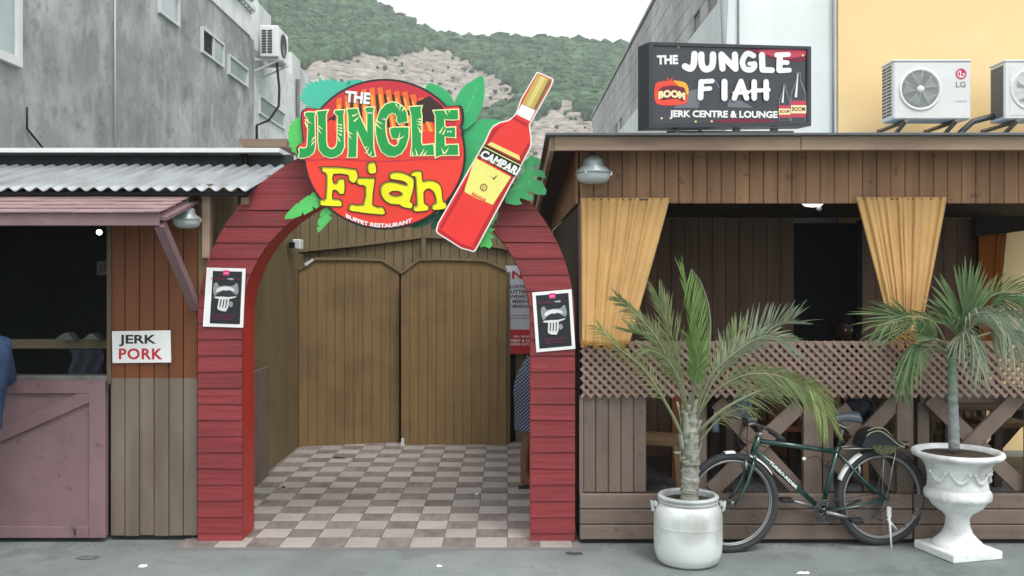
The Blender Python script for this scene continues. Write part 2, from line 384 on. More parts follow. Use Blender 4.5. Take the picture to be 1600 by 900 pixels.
# ================================================================= LEFT GREY BUILDING
def concrete(name, base, light, dark, seed=0):
    m = pm(name, base, .9, .1, 2, bump=.3, bs=9); N = m.node_tree.nodes; L = m.node_tree.links; b = N['Principled BSDF']
    src = b.inputs['Base Color'].links[0].from_socket; ge = N.new('ShaderNodeNewGeometry')
    def nz(sc, st, lo, hi):
        mp = N.new('ShaderNodeMapping'); mp.inputs['Scale'].default_value = st; mp.inputs['Location'].default_value = (seed, seed, seed)
        L.new(ge.outputs['Position'], mp.inputs[0]); n = N.new('ShaderNodeTexNoise'); n.inputs['Scale'].default_value = sc; n.inputs['Detail'].default_value = 9; n.inputs['Roughness'].default_value = .62
        L.new(mp.outputs[0], n.inputs['Vector']); r = N.new('ShaderNodeMapRange'); r.inputs[1].default_value = lo; r.inputs[2].default_value = hi; L.new(n.outputs['Fac'], r.inputs[0]); return r.outputs[0]
    for f, colr, am in ((nz(.8, (1, 1, .7), .46, .66), light, .95), (nz(2.4, (1, 1, 1), .56, .62), dark, .45), (nz(1.0, (1, .6, .2), .48, .7), dark, .6), (nz(1.6, (1, .5, .1), .58, .68), light, .5), (nz(3, (1, 1, .8), .5, .66), light, .4), (nz(6, (1, 1, 1), .54, .7), dark, .4)):
        mu = N.new('ShaderNodeMath'); mu.operation = 'MULTIPLY'; mu.inputs[1].default_value = am; L.new(f, mu.inputs[0])
        mm = N.new('ShaderNodeMixRGB'); L.new(mu.outputs[0], mm.inputs[0]); L.new(src, mm.inputs[1]); mm.inputs[2].default_value = (*colr, 1); src = mm.outputs[0]
    L.new(src, b.inputs['Base Color']); return m
GROUND.data.materials.clear(); GROUND.data.materials.append(concrete('street_surface', c(116, 123, 122), c(134, 141, 139), c(92, 99, 98), 11))
M_conc = concrete('stained_concrete', c(142, 145, 144), c(188, 190, 188), c(100, 103, 102))
M_conc2 = concrete('pale_render', c(190, 194, 193), c(214, 216, 214), c(152, 155, 154), 3)
M_glassf = pm('window_glass', c(150, 162, 164), .12, .1, 2, bump=0, spec=.8)
M_frame = pm('white_frame', (.6, .62, .61), .5, .05, 4)
WX = -5.0
lb = thing('concrete_building', 'long grey stained concrete building with a white parapet, rising behind the jerk pork stall', 'building', (WX, 8, 0))
MB().bx(WX-7, WX, 7.9, 18.3, 0, 6.5).build('wall', M_conc, lb)
MB().bx(WX-7, WX+.002, 18.3, 24.6, 0, 6.35).build('rear_wall', M_conc2, lb)
MB().bx(WX-.2, WX+.03, 7.9, 18.0, 6.5, 6.93).build('parapet', pm('white_parapet', (.74, .76, .76), .8, .06, 3, dirt=c(170, 176, 176), ds=3, da=.4), lb)
MB().bx(WX-.28, WX+.12, 7.9, 18.0, 6.98, 7.06).build('coping', M_conc2, lb)
for k in range(46):
    piece('dentil', (.09, .1, .05), M_frame, lb, (WX+.055, 8.0+k*.22, 6.955), bev=.005)
m_ = MB(); m_.bx(WX-.9, WX+.003, 18.6, 19.6, 6.35, 7.35); m_.bx(WX-.1, WX-.02, 18.62, 18.7, 7.35, 7.5)
m_.build('parapet_block', M_conc2, lb)
for a, b_, z in ((19.6, 20.6, 6.75), (20.6, 21.5, 6.52), (21.5, 22.4, 7.05), (22.5, 23.6, 6.9)):
    MB().bx(WX-.7, WX+.004, a, b_, 6.35, z).build('parapet_block', M_conc2, lb)
MB().tube([(WX+.06, 21.9, 3.0), (WX+.06, 21.9, 6.5)], .045).build('downpipe', pm('grey_pipe', c(96, 100, 100), .6), lb)
MB().bx(WX-.02, WX+.05, 24.2, 24.4, 6.0, 7.0).build('corner_post', M_frame, lb)
def win(y0, y1, z0, z1, dark=None, fr=.035):
    f = MB()
    f.bx(WX-.02, WX+.05, y0, y1, z1-fr, z1); f.bx(WX-.02, WX+.05, y0, y1, z0, z0+fr)
    f.bx(WX-.02, WX+.048, y0, y0+fr, z0+fr, z1-fr); f.bx(WX-.02, WX+.048, y1-fr, y1, z0+fr, z1-fr)
    if dark: f.bx(WX-.02, WX+.046, (y0+y1)/2-fr/2, (y0+y1)/2+fr/2, z0+fr, z1-fr)
    o = f.build('window', M_frame, lb)
    ym = (y0+y1)/2
    if dark:
        MB().bx(WX-.01, WX+.012, y0+fr, ym, z0+fr, z1-fr).build('pane', M_void, o); MB().bx(WX-.01, WX+.022, ym, y1-fr, z0+fr, z1-fr).build('pane', M_glassf, o)
    else: MB().bx(WX-.01, WX+.014, y0+fr, y1-fr, z0+fr, z1-fr).build('pane', M_glassf, o)
win(15.1, 16.25, 5.5, 5.92, True); win(16.55, 17.75, 5.46, 5.82); win(13.25, 14.05, 5.62, 6.1); win(18.6, 20.7, 5.12, 5.5)
win(8.2, 9.48, 3.98, 5.6, fr=.09)
MB().tube([(WX+.03, 9.6, 3.6), (WX+.03, 9.6, 3.38), (WX+.03, 10.5, 2.95), (WX+.03, 11.4, 2.5)], .012, 6).build('cable', M_blackp, lb)
MB().tube([(WX+.02, 9.6, 3.1), (WX+.02, 10.3, 2.95), (WX+.02, 11.3, 2.6)], .008, 6).build('cable', M_blackp, lb)
MB().tube([(WX+.03, 11.75, 3.2), (WX+.03, 11.75, 6.4)], .012, 6).build('conduit', pm('pale_conduit', c(190, 195, 192), .7), lb)
# air conditioner high on that wall
ac = thing('air_conditioner', 'white air conditioner unit high on the grey concrete wall, its cable hanging below', 'air conditioner', (-4.7, 18.3, 6.1), 'air conditioner units')
MB().bx(-4.86, -4.5, 18.2, 19.05, 6.16, 6.78, bev=.02).build('casing', M_wplast, ac)
for k in range(9):
    for q in (0, 1):
        MB().bx(-4.82+q*.115, -4.73+q*.115, 18.185, 18.2, 6.24+k*.052, 6.27+k*.052).build('vent_slot', M_dsteel, ac)
place(MB().lathe([(.001, 0), (.2, 0), (.22, .012), (.24, 0)], (0, 0, 0), 24), 'fan_grille', M_dsteel, ac, (-4.49, 18.62, 6.47), (0, R(90), 0))
for y_ in (18.3, 18.9):
    m_ = MB(); m_.bar((-4.99, y_, 6.13), (-4.45, y_, 6.13), .05, .04); m_.bar((-4.99, y_, 5.9), (-4.5, y_, 6.12), .03, .03); m_.build('bracket', M_frame, ac)
MB().tube([(-4.6, 18.5, 6.12), (-4.55, 18.5, 5.6), (-4.56, 18.5, 5.25), (-4.75, 18.45, 4.95), (-4.97, 18.4, 4.85), (-4.97, 18.4, 4.5)], .025, 8).build('cable', M_blackp, ac)
# ================================================================= RIGHT: block wall and painted front
BX, BY = 2.31, 9.9
rb = thing('block_building', 'bare concrete block side wall with a white rendered front, behind the black sign', 'building', (BX, BY, 0))
M_wr = pm('white_render', c(222, 228, 228), .8, .05, 2, dirt=c(196, 203, 204), ds=1.2, da=.5, dst=(1, 1, .3))
M_blk = concrete('bare_block', c(176, 176, 174), c(206, 206, 204), c(140, 140, 140), 7)
MB().bx(BX, BX+.5, BY, 25.4, 0, 4.86).build('painted_wall', M_wr, rb)
MB().bx(BX+.03, BX+.5, BY+.02, 25.4, 4.862, 6.2).build('block_core', pm('mortar', c(146, 145, 144), .9), rb)
for r in range(6):
    for k in range(38):
        y = BY+.03+k*.4+(.2 if r % 2 else 0)+.2; h = .215
        if r == 0 and rnd(0, 1) < .35: continue
        piece('block', (.03, .394, .209), M_blk, rb, (BX+.016-rnd(0, .004), y, 4.97+r*h+.0), bev=.004)
MB().bx(BX-.02, BX+.5, BY, 25.4, 6.2, 6.25).build('coping', M_blk, rb)
YW = X(1308, BY)
MB().bx(BX+.51, YW, BY, BY+.4, 0, 7).build('front_wall', M_wr, rb)
MB().bx(BX-.002, BX+.51, BY-.02, BY+.3, 0, 7).build('corner_pilaster', M_wr, rb)
MB().tube([(X(1303, BY-.05), BY-.03, 2.5), (X(1303, BY-.05), BY-.03, 7)], .012, 6).build('cable', pm('grey_cable', c(150, 156, 158), .6), rb)
MB().tube([(X(1154, BY-.05), BY-.04, 3.5), (X(1154, BY-.05), BY-.04, 7)], .01, 6).build('cable', MATS['grey_cable'], rb)
MB().tube([(X(1131, BY-.05), BY-.05, 3.4), (X(1131, BY-.05), BY-.05, 4.2), (X(1131, BY-.05), BY-.05, 4.9)], [.012, .02, .05], 8).build('drain_stain_pipe', MATS['grey_cable'], rb)
yb = thing('yellow_building', 'pale yellow plastered wall above the lounge roof with air conditioners on it', 'building', (5, BY, 0))
M_yw = pm('yellow_plaster', c(236, 205, 152), .75, .03, 1.5, bump=.1, bs=14, dirt=c(232, 212, 168), ds=.9, da=.5)
MB().bx(YW+.002, 13, BY-.03, BY+.4, 0, 7.02).build('wall', M_yw, yb)
def outdoor_ac(px0, yf, label, plain=False):
    x0 = X(px0, yf); w = .77; z0, z1 = 3.41, 4.0; y1 = yf+.29
    a = thing('air_conditioner', label, 'air conditioner', (x0, yf, z0-.15), 'air conditioner units')
    MB().bx(x0, x0+w, yf, y1, z0, z1-.02, bev=.012).build('casing', M_wplast, a)
    MB().bx(x0-.006, x0+w+.006, yf-.006, y1+.004, z1-.02, z1, bev=.006).build('lid', M_wplast, a)
    cx, cz, r = x0+.265, (z0+z1)/2, .19
    f = MB(); f.lathe([(r+.025, 0), (r+.02, .012), (r, .014), (r-.006, .004), (r-.008, -.002)], (0, 0, 0), 40)
    place(f, 'fan_ring', M_wplast, a, (cx, yf, cz), (R(90), 0, 0))
    place(MB().lathe([(.0001, .002), (r, .002)], (0, 0, 0), 40), 'fan_well', pm('fan_well', c(120, 126, 128), .6), a, (cx, yf, cz), (R(90), 0, 0))
    f = MB()
    for k in range(5):
        an = k*2*math.pi/5+.5; vs = []
        for i in range(5):
            for q in (-.3, .3):
                rr = .04+i*.032; aa = an+q*(.6+i*.22); vs.append((cx+rr*math.cos(aa), yf-.004+q*.006, cz+rr*math.sin(aa)))
        f.add(vs, [(2*i, 2*i+2, 2*i+3, 2*i+1) for i in range(4)])
    f.build('fan_blade', pm('fan_blade', c(150, 156, 158), .5), a)
    g = MB()
    for k in range(1, 13): g.tube([(cx+r*k/13*math.cos(t_), yf-.012, cz+r*k/13*math.sin(t_)) for t_ in [i*2*math.pi/36 for i in range(36)]], .0013, 4, closed=True)
    for k in range(10):
        t_ = k*math.pi/5+.2; g.tube([(cx+.03*math.cos(t_), yf-.013, cz+.03*math.sin(t_)), (cx+r*math.cos(t_), yf-.013, cz+r*math.sin(t_))], .0022, 4)
    g.build('grille', M_frame, a)
    place(MB().lathe([(.0001, .02), (.034, .018), (.038, .01)], (0, 0, 0), 24), 'hub', M_wplast, a, (cx, yf, cz), (R(90), 0, 0))
    if not plain:
        for k in range(15):
            for q in range(2): MB().bx(x0-.004, x0+.004, yf+.05+q*.12, yf+.15+q*.12, z0+.05+k*.034, z0+.068+k*.034).build('vent_slot', M_dsteel, a)
        fr = flatplane(yf); lg = MB(); cxp, cyp = px0+105.5, 115.5
        lg.sheet([(cxp+8.5*math.cos(i*.262), cyp+8.5*math.sin(i*.262)) for i in range(24)], fr, .003, 0)
        lg.sheet([(cxp-1.6, cyp-4.5), (cxp-.2, cyp-4.5), (cxp-.2, cyp+3.2), (cxp+2.4, cyp+3.2), (cxp+2.4, cyp+4.6), (cxp-1.6, cyp+4.6)], fr, .0045, 1)
        ring = [(cxp+6*math.cos(a_), cyp+6*math.sin(a_)) for a_ in [0+i*.3 for i in range(16)]]+[(cxp+4.8*math.cos(a_), cyp+4.8*math.sin(a_)) for a_ in [4.5-i*.3 for i in range(16)]]
        lg.sheet(ring, fr, .0045, 1); lg.sheet([(cxp+2, cyp-.6), (cxp+6, cyp-.6), (cxp+6, cyp+.8), (cxp+2, cyp+.8)], fr, .0055, 1)
        lg.sheet([(cxp-4+1.1*math.cos(i), cyp-2+1.1*math.sin(i)) for i in range(6)], fr, .0045, 1)
        write(lg, 'LG', cxp-8, cyp+21, 15, 9, fr, .003, 2, .01)
        write(lg, 'INVERTER', cxp-9, cyp+44, 18, 2, fr, .003, 2, .0)
        lg.build('logo', [flat('magenta_logo', c(190, 50, 90)), M_white, flat('grey_print', c(120, 122, 124))], a)
    else:
        MB().bx(x0-.003, x0+.002, yf+.03, y1-.03, z0+.03, z1-.05).build('coil', pm('coil', c(96, 102, 106), .6, .3, 60, (1, 1, 3)), a)
        MB().bx(x0+.05, x0+.6, yf-.004, yf+.001, z0+.04, z1-.06).build('front_panel', M_wplast, a)
    for q in (.12, .62):
        b = MB(); b.bar((x0+q, BY-.03, z0-.02), (x0+q, yf-.03, z0-.02), .035, .03); b.bar((x0+q, BY-.05, z0-.26), (x0+q, yf+.02, z0-.03), .03, .03); b.bar((x0+q, BY-.045, z0-.28), (x0+q, BY-.045, z0), .035, .03)
        b.build('bracket', pm('rusty_steel', c(120, 110, 100), .6, .3, 20, dirt=c(96, 66, 48), ds=12, da=.6), a)
    return a
outdoor_ac(1396, 9.2, 'white air conditioner with a round red logo on the yellow wall')
outdoor_ac(1570, 9.2, 'white air conditioner cut by the right edge, on the yellow wall', True)
MB().tube([P(1600, 178, 9.4), P(1550, 182, 9.4), P(1520, 190, 9.4), P(1500, 208, 9.4), P(1490, 225, 9.4)], .03, 8).build('refrigerant_pipe', M_dsteel, None, P(1500, 208, 9.4))
own(bpy.data.objects['refrigerant_pipe'], 'dark insulated pipe between the two air conditioners on the yellow wall', 'pipe')
# ================================================================= LEFT STALL
def board(parent, mat, x0, x1, z0, z1, y, th=.02, name='plank', bev=.004, gap=.004):
    return piece(name, (round(x1-x0-gap, 3), th, round(z1-z0, 3)), mat, parent, ((x0+x1)/2, y+th/2+rnd(0, .002), (z0+z1)/2), bev=bev)
SY = 6.5
st = thing('food_stall', 'wooden jerk pork stall with a corrugated roof left of the red arch', 'food stall', (X(175, SY), SY, 0))
x = X(172, SY); xe = X(309, SY); n = 6; dx = (xe-x)/n
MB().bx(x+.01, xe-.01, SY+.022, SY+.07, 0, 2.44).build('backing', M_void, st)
for k in range(n): board(st, M_stall, x+k*dx, x+(k+1)*dx, .02+rnd(0, .02), 2.43, SY)
# corner post and side wall receding to the gates
MB().bx(X(309, SY)+.002, X(309, SY)+.10, SY+.01, SY+.1, 0, 2.5).build('corner_post', M_olive, st)
sx = -2.26
MB().bx(X(318, SY), X(330, SY), SY-.03, SY+.01, 1.98, 2.46).build('post', M_timber, st)
k = 0; y = SY+.12
while y < 10.0:
    y1 = min(y+.15, 10.0); zt = 2.44+(y-SY)*.24
    piece('plank', (.02, round(y1-y-.004, 3), round(min(zt, 2.95), 2)), M_olive, st, (sx-.01, (y+y1)/2, min(zt, 2.95)/2), bev=.003); y = y1
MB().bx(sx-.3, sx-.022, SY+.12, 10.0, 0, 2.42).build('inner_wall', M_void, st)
# bits on the side wall above the arch: cable box, conduit
MB().bx(sx+.001, sx+.03, 7.7, 7.78, Z(352, 7.7), Z(335, 7.7)).build('cable_box', M_frame, st)
MB().tube([(sx+.015, 6.9, 2.3), (sx+.015, 6.9, 2.05), (sx+.015, 7.6, 2.2)], .008, 6).build('cable', M_blackp, st)
MB().tube([(X(329, SY)+.0, SY-.02, 2.38), (X(328, SY), SY-.02, 2.0), (X(327, SY), SY-.02, 1.6), (X(324, SY), SY-.02, 1.5)], .006, 6).build('cable', M_frame, st)
# window opening into the dark kitchen
wx0, wx1 = X(-260, SY), X(168, SY)
MB().bx(wx1, X(175, SY)-.002, SY-.012, SY+.06, Z(600, SY), 2.3).build('window_post', pm('old_post', c(104, 88, 72), .8, .25, 12, V, .3, 30), st)
MB().bx(wx0, wx1, SY-.02, SY+.1, Z(594, SY), Z(587, SY), bev=.004).build('sill', pm('grey_sill', c(112, 112, 110), .7, .2, 10), st)
MB().bx(wx0, wx1, SY+.02, SY+.1, 2.23, 2.44).build('lintel', M_mauve, st)
MB().bx(wx0, wx1, SY+.2, SY+.24, Z(545, SY+.2), Z(530, SY+.2), bev=.004).build('counter_rail', pm('rail_wood', c(96, 88, 66), .6, .2, 12, HX), st)
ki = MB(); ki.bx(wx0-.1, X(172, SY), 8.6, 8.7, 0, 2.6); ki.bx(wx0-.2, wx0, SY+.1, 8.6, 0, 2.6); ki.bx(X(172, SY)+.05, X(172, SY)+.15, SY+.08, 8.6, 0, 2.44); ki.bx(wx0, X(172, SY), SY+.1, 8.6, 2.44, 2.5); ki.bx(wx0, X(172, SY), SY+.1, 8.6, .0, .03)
ki.build('kitchen_lining', pm('kitchen_shade_wall', c(38, 44, 44), .8, .3, 3), st)  # darkness of the kitchen is put into the wall colour
# the half door below
dx0, dx1 = X(-150, 6.46), X(166, 6.46); z0, z1 = Z(840, 6.46), Z(594, 6.46)
MB().bx(dx0, dx1, SY-.03, SY-.005, z0+.01, z1-.005).build('door', M_mauve, st); dd = bpy.data.objects['door']
f = MB(); w = .115
f.bx(dx0, dx1, SY-.055, SY-.03, z1-w*.8, z1, bev=.004); f.bx(dx1-w, dx1, SY-.056, SY-.0305, z0, z1-.001, bev=.004); f.bx(dx0, dx1-w-.002, SY-.055, SY-.03, z0, z0+.08, bev=.004)
f.build('door_frame', M_mauve, dd)
fr = flatplane(SY-.03)
MB().prism([(-120, 720), (-100, 735), (146, 626), (146, 612), (128, 612)], fr, .0, .022).build('brace', M_mauve, dd)
MB().prism([(104, 808), (145, 808), (145, 822), (104, 822)], fr, .0, .02).build('hinge_block', M_mauve, dd)
MB().tube([P(116, 822, SY-.07), P(117, 836, SY-.07)], .006, 6).build('bolt', M_dsteel, dd)
# corrugated zinc roof
def zinc(x0, x1, y0, z0_, y1, z1_, nm='roof_sheet', pitch=.098, par=st):
    nx = int((x1-x0)/pitch*8); q = MB()
    def fn(u, v):
        xx = x0+(x1-x0)*u; return Vector((xx, y0+(y1-y0)*v+.006*math.sin(xx*3), z0_+(z1_-z0_)*v+.014*math.sin(2*math.pi*xx/pitch)))
    q.grid(nx, 3, fn); o = q.build(nm, M_zinc, par); so = o.modifiers.new('thick', 'SOLIDIFY'); so.thickness = .003; return o
xr = X(398, 6.4)
for a in range(6): zinc(xr-.92*(a+1), xr-.92*a+.0, 6.32+.0, Z(296, 6.34), 7.55, Z(258, 7.5)+.004*(a % 2), par=st)
MB().prism([(6.7, 2.49), (7.5, 2.68), (7.5, 2.765), (6.7, 2.585)], lambda a, b, d: Vector((d, a, b)), xr+.005, xr+.04).build('roof_flashing', M_zinc, st)
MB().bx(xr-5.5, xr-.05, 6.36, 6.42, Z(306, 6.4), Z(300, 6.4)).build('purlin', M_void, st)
for k in range(5): MB().bar((xr-.07-k*1.2, 6.4, 2.37), (xr-.07-k*1.2, 7.55, 2.57), .05, .05).build('rafter', M_olive, st)
# upper roof behind: thin white edge over a fascia with shade put into its colour
MB().bx(X(-300, 7.8), X(445, 7.8), 7.62, 9.0, Z(238, 7.62), Z(231, 7.62)).build('upper_roof', pm('white_roof_edge', (.75, .77, .77), .5, .05, 3), st)
MB().bx(X(-300, 7.8), X(455, 7.8), 7.8, 7.9, 2.3, Z(237, 7.62)).build('dark_fascia', pm('shaded_fascia_band', c(48, 54, 60), .6, .3, 5), st)
for px in (378, 384): MB().bx(X(px, 7.75), X(px+3, 7.75), 7.7, 7.79, 2.55, Z(238, 7.7)).build('strut', M_void, st)
MB().prism([(372, 217), (448, 217), (448, 229), (378, 229)], flatplane(8.4), -.6, 0).build('rear_gutter', pm('gutter_wood', c(120, 100, 86), .7), st)
# mauve shingled awning
aw = MB(); ax0, ax1 = wx0-.3, X(303, SY); zt, zf = 2.44, 2.275; yf = 5.87
awn = MB().prism([(SY, zt-.03), (yf, zf-.03), (yf, zf-.05), (SY, zt-.05)], lambda a, b, d: Vector((d, a, b)), ax0, ax1).build('awning', M_mauve, st)
MB().bx(ax0, ax1, yf-.02, yf+.0, zf-.105, zf-.012, bev=.004).build('fascia', M_mauve, awn)
MB().bar((ax1-.0, yf, zf-.06), (ax1-.0, SY, zt-.06), .022, .09, up=(1, 0, 0)).build('side_board', M_mauve, awn)
MB().bar((ax1-.01, yf+.02, zf-.09), (ax1+.015, SY-.01, Z(480, SY)), .06, .06, up=(1, 0, 0)).build('brace', M_mauve, awn)
M_sh = pm('mauve_shingles', c(142, 116, 118), .75, .12, 9, (1, 1, 1), .3, 30, .1)
for r in range(5):
    t0 = r/5; xx = ax0+(.12 if r % 2 else 0)
    while xx < ax1-.02:
        x2 = min(xx+rnd(.2, .3), ax1+.01); yc = yf-.03+(SY-yf)*t0+.07; 
        o = piece('shingle', (round(x2-xx-.003, 2), .17, .008), M_sh, awn, ((xx+x2)/2, yc, zf-.015+(zt-zf)*((yc-yf)/(SY-yf))+rnd(0, .003)), (math.atan2(zt-zf, SY-yf)-.055, 0, 0), bev=.001); xx = x2
# JERK PORK sign
js = thing('menu_sign', 'white sign reading JERK PORK on the stall boards', 'sign', P(221, 566, SY-.02))
fr = flatplane(SY-.012)
MB().prism([(176, 517.5), (267, 516), (268, 566), (177, 567)], fr, 0, .012).build('panel', M_white, js)
q = MB(); write(q, 'JERK', 187, 541, 58, 18, fr, .0135, 0, .025); write(q, 'PORK', 187, 561.5, 68, 17.5, fr, .0135, 1, .025, spacing=1.1)
q.build('lettering', [M_black, flat('red_print', c(186, 30, 44))], js)
# kitchen things
bl = thing('light_bulb', 'glowing bulb hanging inside the dark stall window', 'light bulb', P(155, 360, 7.3))
MB().ball(P(155, 363, 7.3), .021, 0).build('bulb', flat('lit_bulb', (1, 1, .95), emit=((1, .97, .88), 7)), bl)
MB().tube([P(155, 350, 7.3), (X(155, 7.3), 7.3, 2.44)], .012, 6).build('fitting', M_dsteel, bl)
ks = thing('kitchen_sign', 'dim grey sign starting with JE hung inside the dark stall', 'sign', P(164, 430, 7.6)); fr = flatplane(7.6)
MB().prism([(152, 408), (178, 408), (178, 430), (152, 430)], fr, 0, .01).build('panel', flat('grey_card', c(62, 62, 54)), ks)
q = MB(); write(q, 'JE', 154, 427, 19, 15, fr, .0115, 0, .02); q.build('lettering', M_black, ks)
q = MB(); fr = flatplane(7.0)
q.grid(14, 10, lambda u, v: P(108+54*u+3*math.sin(v*6), 546+42*v, 7.0)+Vector((0, .03*math.sin(u*17+v*3), 0)))
o = q.build('apron', pm('pale_cloth', c(82, 86, 100), .8), None, P(135, 590, 7.0)); own(o, 'pale blue-grey apron hanging below the rail inside the stall window', 'apron')
q = MB()
for a, b in (((96, 529), (122, 518)), ((140, 528), (160, 520))):
    q.prism([a, (a[0]+10, a[1]-8), (b[0]-6, b[1]), (b[0]+4, a[1]+1)], flatplane(6.66), 0, .1)
own(q.build('paper_wraps', pm('wrap_paper', c(84, 86, 84), .8), None, P(110, 529, 6.66)), 'crumpled paper wraps lying on the stall counter rail', 'wrapping paper')
# flood lamps -----------------------------------------------------------
M_lg = pm('frosted_glass', c(196, 206, 206), .2, .06, 6, bump=0, spec=.6, transl=.25)
def lamp(cx, cy, Y, s, label, wall_x=None):
    o = P(cx, cy, Y); k = s*Y/F; t_ = thing('flood_lamp', label, 'lamp', o, 'flood lamps')
    MB().lathe([(.0001, .52), (.16, .52), (.2, .46), (.27, .42), (.3, .3), (.3, .24), (.5, .08), (.53, 0), (.5, -.02)], o, 28).build('cap', pm('galvanised_cap', c(150, 160, 160), .4, .1, 8, bump=0, metal=.3), t_).scale = (1, 1, 1)
    for ch in t_.children: ch.data.transform(Matrix.Scale(k, 4))
    MB().lathe([(.5, -.01), (.48, -.14), (.42, -.23), (.3, -.29), (.12, -.31), (.0001, -.315)], o, 28, fn=lambda a, z: 1+.015*math.sin(a*24)).build('glass_bowl', M_lg, t_).data.transform(Matrix.Scale(k, 4))
    for j in range(3):
        a = j*2.1; MB().bar(o+Vector((.53*math.cos(a), .53*math.sin(a), .05))*k, o+Vector((.52*math.cos(a), .52*math.sin(a), -.06))*k, .06*k, .04*k).build('clip', M_steel, t_)
    MB().tube([o+Vector((0, 0, .5*k)), o+Vector((0, 0, .62*k)), o+Vector((0, .1, .62*k))], .02, 8).build('arm', M_dsteel, t_)
def lathe_fix(): pass
# ================================================================= ARCH
AY = 6.46; ACX = 604.
def outer(py): return 294 if py >= 500 else 294*math.sqrt(max(0, 1-((500-py)/286)**2))
def inner(py): return 225 if py >= 500 else 225*math.sqrt(max(0, 1-((500-py)/206)**2))
arch = thing('entrance_arch', 'red planked entrance arch over the tiled passage', 'arch', (X(ACX, AY), AY, 0))
GZ = Z(0, AY); pg = VY+H*F/AY             # picture row of the ground at the arch
N_ = 36
out = [(ACX-294, pg-1)]+[(ACX-294*math.cos(math.pi*i/N_), 500-286*math.sin(math.pi*i/N_)) for i in range(N_+1)]+[(ACX+294, pg-1)]
inn = [(ACX+225, pg-1)]+[(ACX+225*math.cos(math.pi*i/N_), 500-206*math.sin(math.pi*i/N_)) for i in range(N_+1)]+[(ACX-225, pg-1)]
fr = flatplane(AY); q = MB()
q.prism([(a*.997+ACX*.003, b) for a, b in out]+inn, fr, -.30, -.012, 0, side=1)
q.build('frame', [pm('arch_core', c(60, 20, 24), .8), M_redg], arch)
row = 0; yb = pg-3
while yb > 216:
    h = 25.2 if row else 12; yt = yb-h; tilt = rnd(-.35, .35); gap = .75
    ys = [yb-(yb-yt-gap)*i/4 for i in range(5)]
    def half(sg):
        o_ = [(ACX+sg*outer(y_), y_) for y_ in ys]; i_ = [(ACX+sg*inner(y_), y_) for y_ in ys]
        return o_, i_
    if yt > 296:
        for sg in (-1, 1):
            o_, i_ = half(sg); poly = o_+i_[::-1]
            poly = [(a, b+tilt*(abs(a-ACX)-260)/34*sg+(.0 if yt > 480 else (abs(a-ACX)-250)*.0)) for a, b in poly]
            MB().prism(poly, lambda a, b, d, yb=yb, yt=yt: fr(a, b, d+(.009*(b-yt)/(yb-yt) if d > 0 else 0)), -.012, .008).build('plank', M_red, arch)
    else:
        o_ = [(ACX-outer(y_), y_) for y_ in ys]; p_ = [(ACX+outer(y_), y_) for y_ in ys]; poly = o_+p_[::-1]
        if yb > 296:
            poly = o_+p_[::-1]; bot = [(ACX+inner(y_), y_) for y_ in (yb, yb-5, yb-10, yb-15, 295) if y_ >= 294]
            poly = o_+p_[::-1]+bot+[(2*ACX-a, b) for a, b in bot[::-1]]
        MB().prism(poly, fr, -.012, .008).build('plank', M_red, arch)
    yb = yt; row += 1
